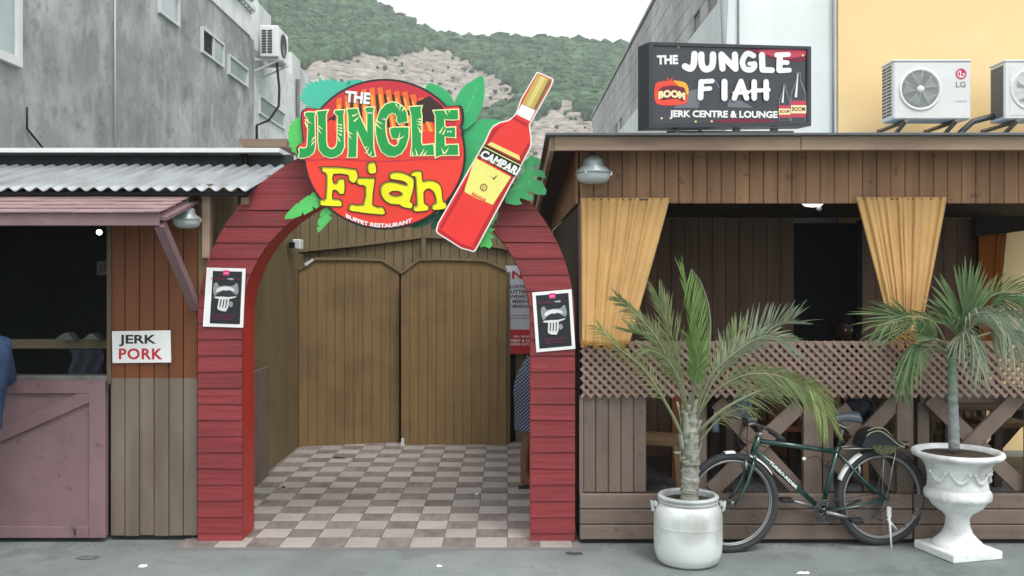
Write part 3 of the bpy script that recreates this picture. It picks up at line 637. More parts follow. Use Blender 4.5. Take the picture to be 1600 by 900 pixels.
# posters
LIP = [('w', [(.0, 0), (1, 0), (1, 1), (0, 1)], 0), ('k', [(.085, .055), (.915, .055), (.915, .945), (.085, .945)], 1)]
def poster(corners, label, curl=0):
    tl, tr, br, bl_ = [Vector(p_) for p_ in corners]; pl = flatplane(AY-.024)
    def fr2(u, v, d=0):
        p_ = (tl*(1-u)+tr*u)*(1-v)+(bl_*(1-u)+br*u)*v
        return pl(p_.x, p_.y, d+curl*max(0, .08-u)*.3)
    po = thing('poster', label, 'poster', fr2(.5, 1), 'mouth and fork posters on the arch')
    q = MB(); q.grid(6, 6, lambda u, v: fr2(u, v, .002)); q.grid(6, 6, lambda u, v: fr2(u, v, 0)); q.build('paper', flat('poster_paper', (.8, .8, .8)), po)
    q = MB(); D = iter([.003+.0004*i for i in range(40)]); sh = lambda pts, mi: q.sheet(pts, fr2, next(D), mi)
    sh([(.085, .055), (.5, .055), (.915, .055), (.915, .945), (.5, .945), (.085, .945)], 0)
    sh([(.42, .04), (.58, .04), (.58, .125), (.42, .125)], 1); sh([(.44, .075), (.56, .075), (.56, .1), (.44, .1)], 6)
    face = [(.2, .28), (.28, .25), (.34, .31), (.5, .3), (.68, .3), (.78, .25), (.82, .29), (.84, .4), (.76, .46), (.6, .42), (.4, .43), (.28, .5), (.2, .42)]
    sh(smooth2(face), 2); sh(smooth2([(.3, .35), (.5, .31), (.7, .34), (.74, .39), (.6, .37), (.4, .39), (.28, .41)]), 3)
    sh(smooth2([(.25, .475), (.36, .41), (.46, .375), (.53, .39), (.6, .375), (.7, .41), (.8, .46), (.7, .475), (.5, .46), (.38, .475)]), 4)
    sh(smooth2([(.22, .5), (.4, .485), (.6, .49), (.8, .475), (.7, .51), (.5, .53), (.3, .52)]), 3)
    sh(smooth2([(.6, .6), (.68, .56), (.72, .62), (.66, .66)]), 2)
    for i in range(4):
        a = .36+i*.075; sh([(a, .5), (a+.042, .5), (a+.012, .68), (a-.035, .68)], 3)
    sh([(.33, .665), (.585, .68), (.55, .735), (.42, .725), (.34, .7)], 3)
    write(q, 'RESTAURANT', .12, .2, .42, .032, fr2, next(D), 5, .01); write(q, 'WEEK', .55, .2, .16, .03, fr2, next(D), 3, .02); write(q, '.COM', .72, .2, .15, .03, fr2, next(D), 5, .01)
    write(q, 'PARTICIPATING', .22, .82, .56, .035, fr2, next(D), 5, .01); write(q, 'RESTAURANT', .26, .875, .46, .035, fr2, next(D), 5, .01)
    q.v = [v for v in q.v]
    q.build('print', [flat('poster_black', (.016, .018, .022)), flat('poster_pink', c(214, 44, 120)), flat('poster_grey', c(140, 146, 148)), flat('poster_pale', c(214, 216, 216)), flat('poster_dark', c(44, 46, 50)), flat('poster_magenta', c(120, 34, 78)), flat('poster_tag', c(240, 130, 180))], po)
poster([(324, 418), (384, 419.5), (380, 512), (318, 510)], 'mouth and fork poster on the left pier of the red arch, left edge curling', .5)
poster([(831.5, 457), (893, 452), (899, 545), (838, 550.5)], 'mouth and fork poster tilted on the right pier of the red arch')
# ================================================================= GATES AND BACK WALL
gw = thing('gate_wall', 'olive boarded wall above and beside the two gates at the back of the passage', 'wall', (X(630, 10.2), 10.2, 0))
WY = 10.32
k = 0; x = X(440, WY); 
while x < .5:
    x1 = min(x+.104, .5); pxm = VX+(x+x1)/2/WY*F
    zb = Z(428, WY) if pxm < 800 else 0.0
    piece('plank', (round(x1-x-.004, 3), .02, round(2.95-zb, 2)), M_olive, gw, ((x+x1)/2, WY, (2.95+zb)/2), bev=.004); x = x1
MB().bx(X(440, WY), .5, WY+.022, WY+.05, 0, 2.94).build('backing', M_void, gw)  # added near-black sheet, keeps daylight from showing between the gate leaves
fw = flatplane(WY-.012)
MB().prism([(452, 391), (560, 380), (660, 367), (700, 368), (800, 388), (800, 392), (700, 373), (662, 372), (560, 385), (452, 396)], fw, 0, .05).build('trim', M_olive, gw)
MB().prism([(659, 373), (666, 373), (666, 404), (659, 404)], fw, 0, .05).build('batten', M_olive, gw)
MB().prism([(453, 398), (459, 398), (459, 440), (453, 440)], fw, 0, .05).build('batten', M_olive, gw)
MB().bx(X(463, 10.1), X(463, 10.1)+.0+.04, 10.0, 10.3, 0, 2.1).build('gate_post', M_olive, gw)
MB().bx(X(792, 10.2), X(797, 10.2), 10.16, 10.3, 0, Z(425, 10.2)).build('gate_post', M_olive, gw)
MB().bx(-2.24, -2.2, 7.9, 8.55, 0, Z(573, 8.55)).build('wainscot', M_taupe, gw)
gm = pm('gate_boards', c(128, 104, 68), .55, .14, 16, V, .25, 30, .05, dirt=c(92, 76, 52), ds=2.5, da=.4)
def gate(pa, ya, pb, yb, tops, zb0, zb1, label, n):
    pl = Plane(pa, ya, pb, yb); gt = thing('gate', label, 'gate', (X(pa, ya), ya, 0), 'olive boarded gates')
    def top(p_):
        for (a, b), (d, e) in zip(tops, tops[1:]):
            if a <= p_ <= d: return b+(e-b)*(p_-a)/(d-a)
        return tops[-1][1]
    for k in range(n):
        a, b = pa+(pb-pa)*k/n, pa+(pb-pa)*(k+1)/n-.55; bo = lambda p_: zb0+(zb1-zb0)*(p_-pa)/(pb-pa)
        MB().prism([(a, bo(a)-rnd(0, 1)), (b, bo(b)-rnd(0, 1))]+[(p_, top(p_)) for p_ in (b, (a+b)/2, a)], pl, -.02, .002+rnd(0, .003)).build('plank', gm, gt)
    edge = [(p_, y_-1.5) for p_, y_ in tops]; low = [(p_, y_+2.5) for p_, y_ in tops[::-1]]
    MB().prism(edge+low, pl, .008, .03).build('top_trim', M_olive, gt)
    MB().prism([(pa, bo(pa)), (pb, bo(pb)), (pb, bo(pb)-300), (pa, bo(pa)-275)][:2]+[(pb-3, top(pb)+8), (pa+3, top(pa)+8)], pl, -.05, -.022).build('backing', M_void, gt)
    return gt, pl
g1, pl1 = gate(467, 10.02, 624, 10.28, [(467, 420), (492, 404), (548, 404), (596, 405.5), (625, 424)], 701, 694, 'left olive boarded gate leaf with cut top corners, standing slightly ajar', 11)
g2, pl2 = gate(627, 10.12, 792, 10.12, [(627, 426), (655, 405), (690, 404), (757, 406), (792, 421)], 696.5, 697, 'right olive boarded gate leaf with cut top corners, beside the notice board', 12)
MB().prism([(475, 412), (488, 404), (490, 407), (478, 416)], pl1, .03, .04).build('white_tag', M_frame, g1)
MB().prism([(628, 684), (632, 684), (632, 692), (634, 697), (626, 698)], pl2, .02, .05).build('stop_bolt', M_frame, g2)
# notice board
nb = thing('notice_board', 'white and red notice listing forbidden things, half hidden by the right pier', 'sign', P(820, 553, 10.2)); fr = flatplane(10.18)
MB().prism([(790, 415), (852, 415), (852, 553), (790, 553)], fr, -.03, 0).build('panel', flat('grey_white_panel', c(196, 200, 208)), nb)
MB().sheet([(790, 515), (852, 515), (852, 553), (790, 553)], fr, .002, 0).build('red_panel', flat('notice_red', c(186, 40, 44)), nb); q = MB()
write(q, 'NO', 800, 436, 36, 13, fr, .002, 1, .035)
for i, (s, xx, ww) in enumerate((('LOITERING', 797, 44), ('LITTERING', 798, 42), ('WEAPONS', 797, 38), ('MERINO', 801, 30), ('VENDING', 798.5, 32))):
    write(q, s, xx, 450.5+7.7*i, ww, 5.2, fr, .002, 2, .03)
write(q, 'THANK RESPONSIBLE', 797, 494, 44, 2, fr, .002, 2, .01); write(q, 'DRINK RESPONSIBLE', 798, 498.5, 44, 2, fr, .002, 2, .01)
write(q, 'ALL MAJOR', 802, 528, 32, 4, fr, .004, 3, .02); write(q, 'DEBIT & CREDIT', 797, 534, 46, 4, fr, .004, 3, .02); write(q, 'CARDS ACCEPTED', 794, 539.5, 50, 4, fr, .004, 3, .02)
q.build('print', [flat('notice_red', c(186, 40, 44)), flat('notice_crimson', c(176, 40, 56)), flat('notice_plum', c(84, 48, 62)), M_white], nb)
# small flood light over the left gate
fl_ = thing('spotlight', 'small white spotlight at the top left corner above the gates', 'lamp', P(463, 380, 9.6))
MB().bx(X(458, 9.6), X(471, 9.6), 9.55, 9.7, Z(390, 9.6), Z(374, 9.6), bev=.01).build('housing', M_wplast, fl_)
MB().bx(X(455, 9.6), X(463, 9.6), 9.5, 9.548, Z(388, 9.6), Z(379, 9.6)).build('lens', M_black, fl_)
# ================================================================= MAIN SIGN
SGY = 6.33; fr = flatplane(SGY); sg = thing('restaurant_sign', 'round red restaurant sign with big green lettering and cut-out leaves on the arch top', 'sign', P(602, 358, SGY))
def T1(pts, s=6., o=(455, 115)): return [(o[0]+a/s, o[1]+b/s) for a, b in pts]
T2 = lambda p_: T1(p_, 6., (585, 115)); T3 = lambda p_: T1(p_, 6.923, (490, 245)); T4 = lambda p_: T1(p_, 3., (670, 100)); T6 = lambda p_: T1(p_, 4.09, (300, 200))
J = T1([(138, 375), (165, 368), (225, 370), (218, 400), (222, 560), (225, 640), (222, 700), (205, 745), (165, 775), (95, 790), (78, 780), (88, 745), (82, 712), (95, 700), (110, 710), (150, 700), (160, 670), (165, 560), (165, 420), (140, 395)])
U = T1([(250, 360), (340, 352), (325, 385), (328, 640), (340, 690), (370, 715), (405, 710), (430, 685), (440, 640), (445, 400), (412, 365), (420, 352), (495, 348), (488, 400), (495, 560), (495, 690), (470, 745), (420, 778), (370, 785), (310, 765), (270, 715), (262, 640), (258, 400)])
Nn = T1([(532, 340), (620, 335), (640, 400), (720, 575), (720, 370), (700, 335), (720, 322), (775, 325), (765, 370), (770, 700), (785, 770), (760, 775), (735, 760), (690, 680), (615, 510), (610, 780), (538, 780), (545, 740), (545, 560), (545, 400)])
G = T2([(35, 430), (60, 350), (110, 295), (170, 275), (220, 285), (270, 320), (300, 370), (308, 450), (275, 455), (235, 470), (215, 440), (220, 410), (200, 375), (165, 365), (130, 385), (105, 440), (100, 500), (110, 590), (135, 660), (180, 690), (215, 685), (240, 640), (245, 605), (175, 605), (158, 560), (155, 520), (190, 512), (320, 510), (318, 600), (290, 690), (250, 745), (190, 775), (130, 770), (75, 730), (40, 650), (22, 560), (20, 480)])
Ll = T2([(335, 320), (440, 312), (430, 350), (440, 400), (435, 640), (450, 680), (550, 668), (558, 760), (350, 765), (350, 740), (360, 680), (355, 400)])
E = T2([(562, 355), (780, 345), (785, 425), (740, 430), (650, 425), (655, 505), (680, 515), (755, 510), (755, 595), (680, 590), (655, 585), (660, 690), (690, 675), (780, 672), (785, 760), (620, 762), (580, 780), (580, 700), (582, 500), (580, 400)])
F1 = T3([(110, 115), (460, 140), (455, 270), (410, 275), (380, 240), (370, 195), (215, 185), (215, 285), (255, 285), (265, 255), (310, 240), (335, 260), (335, 385), (310, 400), (280, 400), (255, 365), (210, 360), (205, 455), (260, 462), (300, 480), (305, 520), (285, 535), (90, 525), (70, 500), (85, 465), (135, 450), (145, 195), (100, 165), (95, 130)])
D1 = T3([(590, 80), (650, 60), (670, 85), (680, 160), (650, 180), (610, 180), (590, 150)])
I1 = T3([(475, 240), (500, 232), (640, 235), (660, 260), (635, 520), (740, 545), (765, 580), (745, 625), (410, 585), (390, 555), (410, 515), (540, 520), (565, 325), (500, 305), (470, 280)])
A1 = T3([(830, 190), (870, 170), (960, 175), (1040, 210), (1085, 255), (1070, 380), (1040, 480), (1070, 500), (1065, 545), (1040, 558), (960, 540), (925, 515), (840, 510), (770, 470), (730, 400), (730, 330), (770, 285), (850, 275), (960, 300), (1010, 310), (1000, 280), (940, 255), (840, 240), (825, 215)])
A1h = T3([(815, 390), (850, 368), (920, 370), (960, 395), (955, 415), (900, 430), (840, 420)])
H1 = T3([(1055, 185), (1090, 160), (1160, 160), (1170, 195), (1180, 270), (1230, 260), (1300, 265), (1360, 300), (1385, 370), (1395, 480), (1430, 500), (1435, 540), (1420, 560), (1300, 575), (1280, 545), (1295, 515), (1325, 500), (1320, 430), (1290, 370), (1240, 340), (1195, 370), (1190, 400), (1195, 500), (1240, 530), (1240, 565), (1220, 580), (1100, 590), (1080, 560), (1095, 530), (1120, 520), (1110, 300), (1100, 215), (1060, 210)])
BIG = [J, U, Nn, G, Ll, E]; FI = [F1, D1, I1, A1, H1]
circ = [(601+127*math.cos(i*math.pi/36), 241+118*math.sin(i*math.pi/36)) for i in range(72)]
jb = smooth2([(466, 241), (463, 232), (467, 226), (473, 222), (471, 200), (470, 180), (473, 172), (484, 168), (500, 170), (560, 158), (620, 152), (690, 166), (718, 164), (724, 172), (725, 188), (722, 198), (725, 206), (722, 222), (726, 240), (722, 249), (712, 252), (660, 252), (600, 256), (520, 252), (484, 254), (470, 250)], 2)
q = MB(); q.prism(circ, fr, -.03, 0, 0, side=0); q.prism(jb, fr, -.026, .004, 0); q.build('board', flat('sign_black', (.014, .013, .015), .3), sg)
q = MB(); lay = [.006]
def nxt(): lay[0] += .0012; return lay[0]
def shp(pts, mi, sm=0, d=None): q.sheet(smooth2(pts, sm) if sm else pts, fr, nxt() if d is None else d, mi)
# 0 red 1 crimson rim 2 dark grill 3 orange 4 amber 5 cream 6 green 7 black 8 yellow 9 white 10 olive shade 11 rust
q.sheet([(601+123.5*math.cos(i*math.pi/36), 241+114.5*math.sin(i*math.pi/36)) for i in range(72)], fr, .0048, 0)
q.sheet([(601+123.5*math.cos(i*math.pi/36), 241+114.5*math.sin(i*math.pi/36)) for i in range(39, 70)]+[(601+108*math.cos(i*math.pi/36), 244+98*math.sin(i*math.pi/36)) for i in range(69, 38, -1)], fr, .0058, 1)
q.sheet([(a*.976+601*.024-1, b*.965+205*.035) for a, b in jb], fr, .0052, 1)
q.sheet([(a*.95+601*.05, b*.9+208*.1) for a, b in jb], fr, .0056, 0)
q.sheet([(602+106*math.cos(i*math.pi/36), 243+96*math.sin(i*math.pi/36)) for i in range(40, 69)]+[(690, 185), (640, 200), (560, 200), (514, 186)], fr, .0064, 2)
for i in range(11):
    x0 = 523+i*14.5; tx = x0+(x0-600)*-.12-6; hgt = 160-22*math.sin((i+1)/12*math.pi)
    if i in (6, 7): hgt += 3
    q.sheet([(tx, hgt), (tx+8, hgt-2), (x0+11, 206), (x0+1, 206)], fr, .0075, 3)
    q.sheet([(tx+2, hgt+10), (tx+6, hgt+10), (x0+8, 206), (x0+4, 206)], fr, .0085, 4)
q.sheet([(650, 160), (672, 150), (690, 165), (700, 180), (694, 192), (660, 190)], fr, .0088, 2)
q.sheet([(610, 170), (668, 176), (664, 182), (612, 178)], fr, .0092, 2)
for i, L_ in enumerate(BIG):
    vs, fs = outlined([L_], 2.3); q.add([fr(a, b, .0105+.0004*i) for a, b in vs], fs, 5)
    vs, fs = outlined([L_], .45); q.add([fr(a, b, .014+.0002*i) for a, b in vs], fs, 6)
cuts = [((135, 430), (205, 475)), ((135, 455), (180, 555)), ((225, 600), (190, 650)), ((222, 640), (188, 690)), ((250, 485), (310, 530)), ((250, 510), (295, 575)), ((480, 490), (425, 480)), ((480, 520), (430, 510)), ((482, 550), (428, 530)), ((475, 585), (428, 560)), ((460, 640), (425, 575)), ((575, 400), (640, 370)), ((590, 450), (645, 400)), ((530, 540), (592, 575)), ((535, 560), (575, 620)), ((690, 700), (720, 680)), ((700, 750), (735, 690)), ((735, 770), (760, 725)), ((800, 440), (870, 480)), ((800, 470), (858, 530))]
cuts2 = [((20, 440), (75, 470)), ((20, 470), (72, 525)), ((205, 285), (230, 330)), ((250, 300), (240, 360)), ((280, 330), (262, 370)), ((440, 430), (400, 440)), ((440, 465), (395, 450)), ((440, 490), (395, 475)), ((435, 560), (400, 490)), ((665, 350), (690, 400)), ((705, 350), (715, 370)), ((610, 560), (650, 490)), ((640, 575), (670, 510)), ((650, 760), (625, 690)), ((660, 750), (700, 690)), ((360, 770), (350, 720)), ((400, 770), (380, 700)), ((430, 770), (470, 700)), ((460, 770), (495, 720)), ((215, 640), (245, 545)), ((225, 620), (290, 580))]
for cs, T_ in ((cuts, T1), (cuts2, T2)):
    for i, (a, b) in enumerate(cs):
        a, b = Vector(a), Vector(b); n_ = (b-a).orthogonal().normalized() if False else Vector((-(b-a).y, (b-a).x)).normalized()
        m2 = (a+b)/2+n_*4
        q.sheet(T_([tuple(a+n_*9), tuple(m2+n_*5), tuple(b), tuple(m2-n_*4), tuple(a-n_*5)]), fr, .0158+.0001*(i % 5), 5)
for (a, b), T_ in (((730, 374), T1), ((752, 374), T1), ((860, 430), T1), ((882, 432), T1), ((692, 548), T2), ((718, 548), T2), ((85, 430), T2)):
    q.sheet(T_([(a+10*math.cos(k), b+10*math.sin(k)) for k in range(6)]), fr, .017, 9); q.sheet(T_([(a+4*math.cos(k), b+3+4*math.sin(k)) for k in range(6)]), fr, .0175, 6)
for i, L_ in enumerate(FI):
    hl = [A1h[::-1]] if i == 3 else []
    L2_ = smooth2(L_, 2)
    vs, fs = outlined([L2_]+hl, 1.7); q.add([fr(a, b, .0105+.0004*i) for a, b in vs], fs, 7)
    vs, fs = outlined([L2_]+hl, .2); q.add([fr(a, b, .014+.0002*i) for a, b in vs], fs, 10)
    vs, fs = outlined([[(a+.9, b+1.1) for a, b in L2_]]+[[(a+.9, b+1.1) for a, b in h_] for h_ in hl], -.9); q.add([fr(a, b, .0156+.0002*i) for a, b in vs], fs, 8)
for d_, mi, bo in ((.0095, 7, .09), (.0108, 9, .045)): write(q, 'THE', 539 if mi == 9 else 538.4, 160 if mi == 9 else 160.6, 39, 18, fr, d_, mi, bo, ang=.09)
for d_, mi, bo in ((.0106, 1, .06), (.0118, 9, .04)):
    write(q, 'BUFFET RESTAURANT', 541, 344, 103, 6.4, fr, d_, mi, bo, 0, lambda t_: 4-7*t_-48*t_*(1-t_))
q.build('print', [flat('sign_red', c(226, 56, 40), .25), flat('sign_crimson', c(196, 40, 56), .25), flat('sign_grill', c(50, 26, 28), .25), flat('sign_orange', c(226, 104, 40), .25), flat('sign_amber', c(244, 160, 60), .25), M_cream, M_grn, flat('sign_outline', (.02, .017, .012)), M_yel, M_white, flat('sign_olive', c(150, 146, 30))], sg)
# leaves of the sign, cut from board
M_l1 = flat('leaf_teal', c(70, 184, 156)); M_l2 = flat('leaf_green', c(52, 168, 104), var=.12, ns=8); M_l3 = flat('leaf_deep', c(22, 104, 66), var=.15, ns=8); M_l4 = flat('leaf_bright', c(84, 190, 92), var=.12, ns=10); M_vein = flat('leaf_vein', c(110, 200, 140)); M_ld = flat('leaf_mark', c(16, 60, 30))
def leafc(pts, m_, d, sm=3, vein=None, mk=()):
    o_ = MB().prism(smooth2(pts, sm) if sm > 1 else pts, fr, d-.012, d).build('leaf', m_, sg)
    if vein:
        v_ = MB(); a, b = Vector(vein[0]), Vector(vein[1]); n_ = Vector((-(b-a).y, (b-a).x)).normalized()*.7
        v_.sheet([tuple(a+n_), tuple(b), tuple(a-n_)], fr, d+.001)
        for k in range(1, 6):
            p_ = a+(b-a)*k/6.5
            for s_ in (-1, 1):
                e_ = p_+(b-a).normalized()*9+n_*s_*14*(1-k/9); w_ = Vector((-(e_-p_).y, (e_-p_).x)).normalized()*.35
                v_.sheet([tuple(p_+w_), tuple(e_), tuple(p_-w_)], fr, d+.001+.0002*k+.0001*s_)
        v_.build('vein', M_vein, o_)
    return o_
rs = random.Random(5); sp = []
for i in range(64):
    a = i/64*2*math.pi; k = (1.08+rs.uniform(-.1, .16)) if i % 2 else .9
    sp.append((512+44*k*math.cos(a), 148+26*k*math.sin(a)))
leafc(sp, M_l1, -.03, 1)
sp = []
for i in range(36):
    a = i/36*2*math.pi; k = (1.0+rs.uniform(0, .14)) if i % 2 else .93; sp.append((553+30*k*math.cos(a), 138+16*k*math.sin(a)))
leafc(sp, M_l1, -.045, 1)
sp = []
for i in range(36):
    a = i/36*2*math.pi; k = 1.0 if i % 2 else .88; sp.append((468+21*k*math.cos(a), 212+32*k*math.sin(a)))
leafc(sp, M_l4, -.03, 1)
leafc([(667, 129), (680, 130), (695, 138), (706, 152), (712, 175), (700, 200), (680, 180), (662, 152)], M_l2, -.045, vein=((700, 190), (676, 136)))
leafc([(712, 200), (708, 165), (722, 136), (740, 123), (754, 117), (757, 142), (752, 169), (742, 188), (728, 200)], M_l2, -.033, vein=((716, 196), (752, 124)))
leafc([(712, 250), (722, 202), (742, 189), (761, 184), (790, 190), (778, 220), (762, 250), (745, 285), (716, 330), (700, 344), (700, 300)], M_l2, -.055, vein=((716, 300), (764, 190)))
leafc([(700, 250), (728, 230), (748, 244), (738, 292), (712, 340), (690, 356), (672, 352), (700, 300)], M_l3, -.07, vein=((690, 345), (740, 240)))
leafc([(640, 350), (690, 330), (715, 320), (700, 350), (684, 340), (668, 350), (650, 356)], M_l3, -.05)
leafc([(683, 352), (700, 330), (696, 352), (688, 366), (684, 362)], M_l3, -.033)
a = leafc(T6([(585, 580), (600, 545), (660, 485), (668, 478), (672, 492), (685, 468), (740, 428), (750, 436), (758, 418), (790, 398), (815, 440), (820, 490), (790, 515), (762, 498), (772, 522), (712, 555), (703, 530), (694, 558), (640, 578)]), M_l4, -.02, 1, ((501, 304), (445, 341)))
leafc(T6([(830, 515), (885, 512), (895, 540), (870, 560), (893, 572), (850, 620), (820, 650), (802, 668), (793, 630), (815, 632), (797, 610), (806, 575), (830, 570), (810, 560)]), M_l4, -.022, 1, ((515, 326), (497, 361)))
leafc(T4([(330, 700), (300, 745), (285, 765), (312, 775), (285, 790), (310, 815), (288, 815), (298, 845), (285, 865), (262, 855), (240, 860), (235, 825), (255, 760)]), M_l4, -.02, 1, ((778, 330), (755, 384)))
leafc(T4([(400, 560), (450, 500), (445, 460), (480, 425), (512, 438), (528, 465), (480, 478), (470, 495), (500, 488), (542, 500), (550, 535), (500, 520), (488, 532), (530, 548), (553, 590), (548, 612), (505, 610), (470, 590), (465, 600), (495, 628), (470, 640), (430, 625), (425, 635), (440, 655), (405, 660), (360, 650), (355, 625)]), flat('leaf_monstera', c(60, 158, 96), var=.12, ns=8), -.03, 1, ((795, 298), (845, 275)))
# bottle cut-out sign
BT = 6.27; fr = flatplane(BT); bs2 = thing('bottle_sign', 'cut-out sign of a red liquor bottle leaning across the right of the round sign', 'sign', P(715, 392, BT))
ol = smooth2(T4([(505, 38), (512, 37), (580, 66), (585, 76), (575, 105), (475, 285), (476, 300), (483, 350), (481, 385), (470, 410), (222, 872), (212, 882), (150, 865), (40, 795), (32, 780), (42, 745), (262, 362), (285, 310), (300, 290), (330, 272), (372, 262), (392, 248), (410, 225), (430, 165)]), 1)
MB().prism(ol, fr, -.03, 0).build('board', M_white, bs2)
q = MB(); vs, fs = outlined([ol], -2.0); q.add([fr(a, b, .002) for a, b in vs], fs, 0)
def cs_(pts, mi, d): q.sheet(T4(pts), fr, d, mi)
cs_([(510, 48), (576, 76), (502, 216), (438, 186)], 1, .0032); cs_([(526, 56), (548, 66), (474, 203), (456, 195)], 5, .0036); cs_([(562, 72), (574, 78), (502, 214), (492, 209)], 6, .0036)
cs_([(436, 188), (500, 218), (474, 268), (410, 236)], 2, .0034); cs_([(390, 256), (400, 246), (468, 282), (464, 296)], 7, .0036)
cs_([(275, 378), (292, 366), (330, 384), (350, 394), (424, 430), (428, 452)], 3, .004)
cs_([(218, 440), (385, 530), (300, 660), (228, 632), (168, 600), (170, 582)], 3, .004)
cs_([(262, 376), (434, 464), (402, 530), (230, 432)], 4, .005); cs_([(258, 386), (430, 473), (428, 477), (256, 390)], 3, .0056); cs_([(236, 424), (408, 518), (406, 522), (234, 428)], 3, .0056)
write(q, 'CAMPARI', 670+238/3, 100+436/3, 66, 13.5, fr, .0062, 2, .045, .12, ang=.475)
q.sheet([(755.7+6*math.cos(i*.52), 293+6*math.sin(i*.52)) for i in range(12)], fr, .0056, 8); q.sheet([(755.7+4*math.cos(i*.52), 293+4*math.sin(i*.52)) for i in range(12)], fr, .0062, 3); write(q, 'D', 753.5, 295.5, 4, 5, fr, .0068, 8, .02)
cs_([(205, 600), (268, 632), (264, 645), (200, 613)], 0, .0056); write(q, 'CAMPARI', 738.5, 303.5, 20, 3, fr, .0062, 3, .02, ang=.47)
cs_([(285, 520), (300, 535), (325, 520), (305, 545)], 8, .0056)
cs_([(370, 275), (392, 262), (330, 300), (300, 345), (140, 640), (60, 775), (50, 765), (270, 372), (300, 305)], 7, .0028)
cs_([(474, 360), (470, 395), (225, 850), (210, 862), (205, 850), (440, 410)], 7, .003); cs_([(48, 770), (150, 840), (210, 862), (208, 872), (150, 855), (44, 784)], 7, .0032)
q.build('print', [flat('bottle_red', c(226, 50, 44), .25), flat('cap_gold', c(190, 168, 84), .3), M_white, flat('label_cream', c(226, 220, 120)), M_black, flat('cap_light', c(214, 196, 124), .3), flat('cap_shade', c(120, 96, 50), .3), flat('bottle_crimson', c(178, 26, 34), .25), flat('seal_brown', c(140, 96, 50))], bs2)
# ================================================================= LOUNGE PAVILION
LX, LY = .5, 6.47; RX = 5.45
lo = thing('lounge_pavilion', 'open wooden restaurant lounge with boarded header, lattice rail and X braces', 'pavilion', (LX, LY, 0))
zh0, zh1 = Z(318, LY), Z(236, LY)
k = 0; x = LX+.002
while x < RX: board(lo, M_brown, x, x+.0985, zh0, zh1+.05, LY-.012); x += .0985
MB().bx(LX+.01, RX, LY+.012, LY+.06, zh0+.003, zh1+.04).build('header_beam', M_dark, lo)
# side header and side wall
y = LY+.03
while y < 10.0:
    piece('plank', (.02, .1445, round(zh1-zh0+.05, 3)), M_brown, lo, (LX-.012, y+.074, (zh0+zh1+.05)/2), bev=.003); y += .148
y = LY+.14
while y < 10.2:
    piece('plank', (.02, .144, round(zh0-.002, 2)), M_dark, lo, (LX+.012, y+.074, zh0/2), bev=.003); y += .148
# roof: front fascia, side fascia, deck
ZF0, ZF1 = Z(236, 6.2), Z(214, 6.2)
def roofz(x): return 0
fx = X(866, 6.2)
MB().bx(fx, X(1249, 6.2), 6.17, 6.2, ZF0, ZF1, bev=.004).build('fascia', M_timber, lo)
MB().bx(X(1249.6, 6.2), RX+.3, 6.168, 6.2, ZF0+.002, ZF1+.004, bev=.004).build('fascia', M_timber, lo)
MB().prism([(6.2, ZF0), (6.2, ZF1), (10.3, ZF1-.28), (10.3, ZF0-.28)], lambda a, b, d: Vector((d, a, b)), fx-.03, fx).build('side_fascia', M_timber, lo)
MB().prism([(6.12, ZF1+.002), (6.12, ZF1+.016), (10.3, ZF1-.26), (10.3, ZF1-.278)], lambda a, b, d: Vector((d, a, b)), fx-.06, RX+.35).build('roof_sheet', pm('roof_felt', c(96, 98, 100), .7, .2, 5), lo)
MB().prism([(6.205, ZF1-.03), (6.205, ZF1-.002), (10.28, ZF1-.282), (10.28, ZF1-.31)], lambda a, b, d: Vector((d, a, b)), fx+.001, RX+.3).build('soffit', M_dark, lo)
MB().bx(X(1308, 9.3), RX+1, 9.2, 9.75, Z(207, 9.2)-.03, Z(207, 9.2)).build('blue_tarp', pm('blue_tarp', c(110, 150, 184), .5), lo)
# ceiling and back wall of the lounge
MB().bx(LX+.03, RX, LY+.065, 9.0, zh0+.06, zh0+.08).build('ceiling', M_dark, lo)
BYK = 9.0
x = LX+.03; dr0, dr1 = X(1238, BYK), X(1342, BYK)
while x < X(1528, BYK):
    if not (dr0-.05 < x < dr1-.02):
        piece('plank', (.128, .02, 2.31), M_inner, lo, (x+.066, BYK, 1.258), bev=.004)
    x += .132
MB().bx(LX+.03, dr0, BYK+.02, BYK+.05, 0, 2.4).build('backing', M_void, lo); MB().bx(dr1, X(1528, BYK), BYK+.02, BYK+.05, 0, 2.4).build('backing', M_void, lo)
MB().bx(dr0-.3, dr1+.3, 9.6, 9.65, 0, 2.4).build('doorway_shade_panel', M_void, lo)  # near-black panel, the darkness beyond the doorway put into its colour
MB().prism([(1520, 372), (1700, 345), (1700, 318), (1520, 318)], flatplane(BYK-.1), 0, .05).build('end_beam', M_dark, lo)
MB().bx(X(1528, BYK)-.02, X(1528, BYK)+.06, BYK-.04, BYK+.06, 0, 2.4).build('corner_post', M_dark, lo)
MB().bx(X(1528, BYK), 7.5, BYK-.08, BYK-.02, Z(532, BYK), Z(522, BYK)).build('end_rail', M_dark, lo)
MB().bar(P(1530, 725, BYK-.05), P(1640, 600, BYK-.05), .12, .05).build('end_brace', M_dark, lo)
MB().bx(RX, RX+.05, LY, BYK, 0, 2.35).build('end_wall', M_dark, lo)
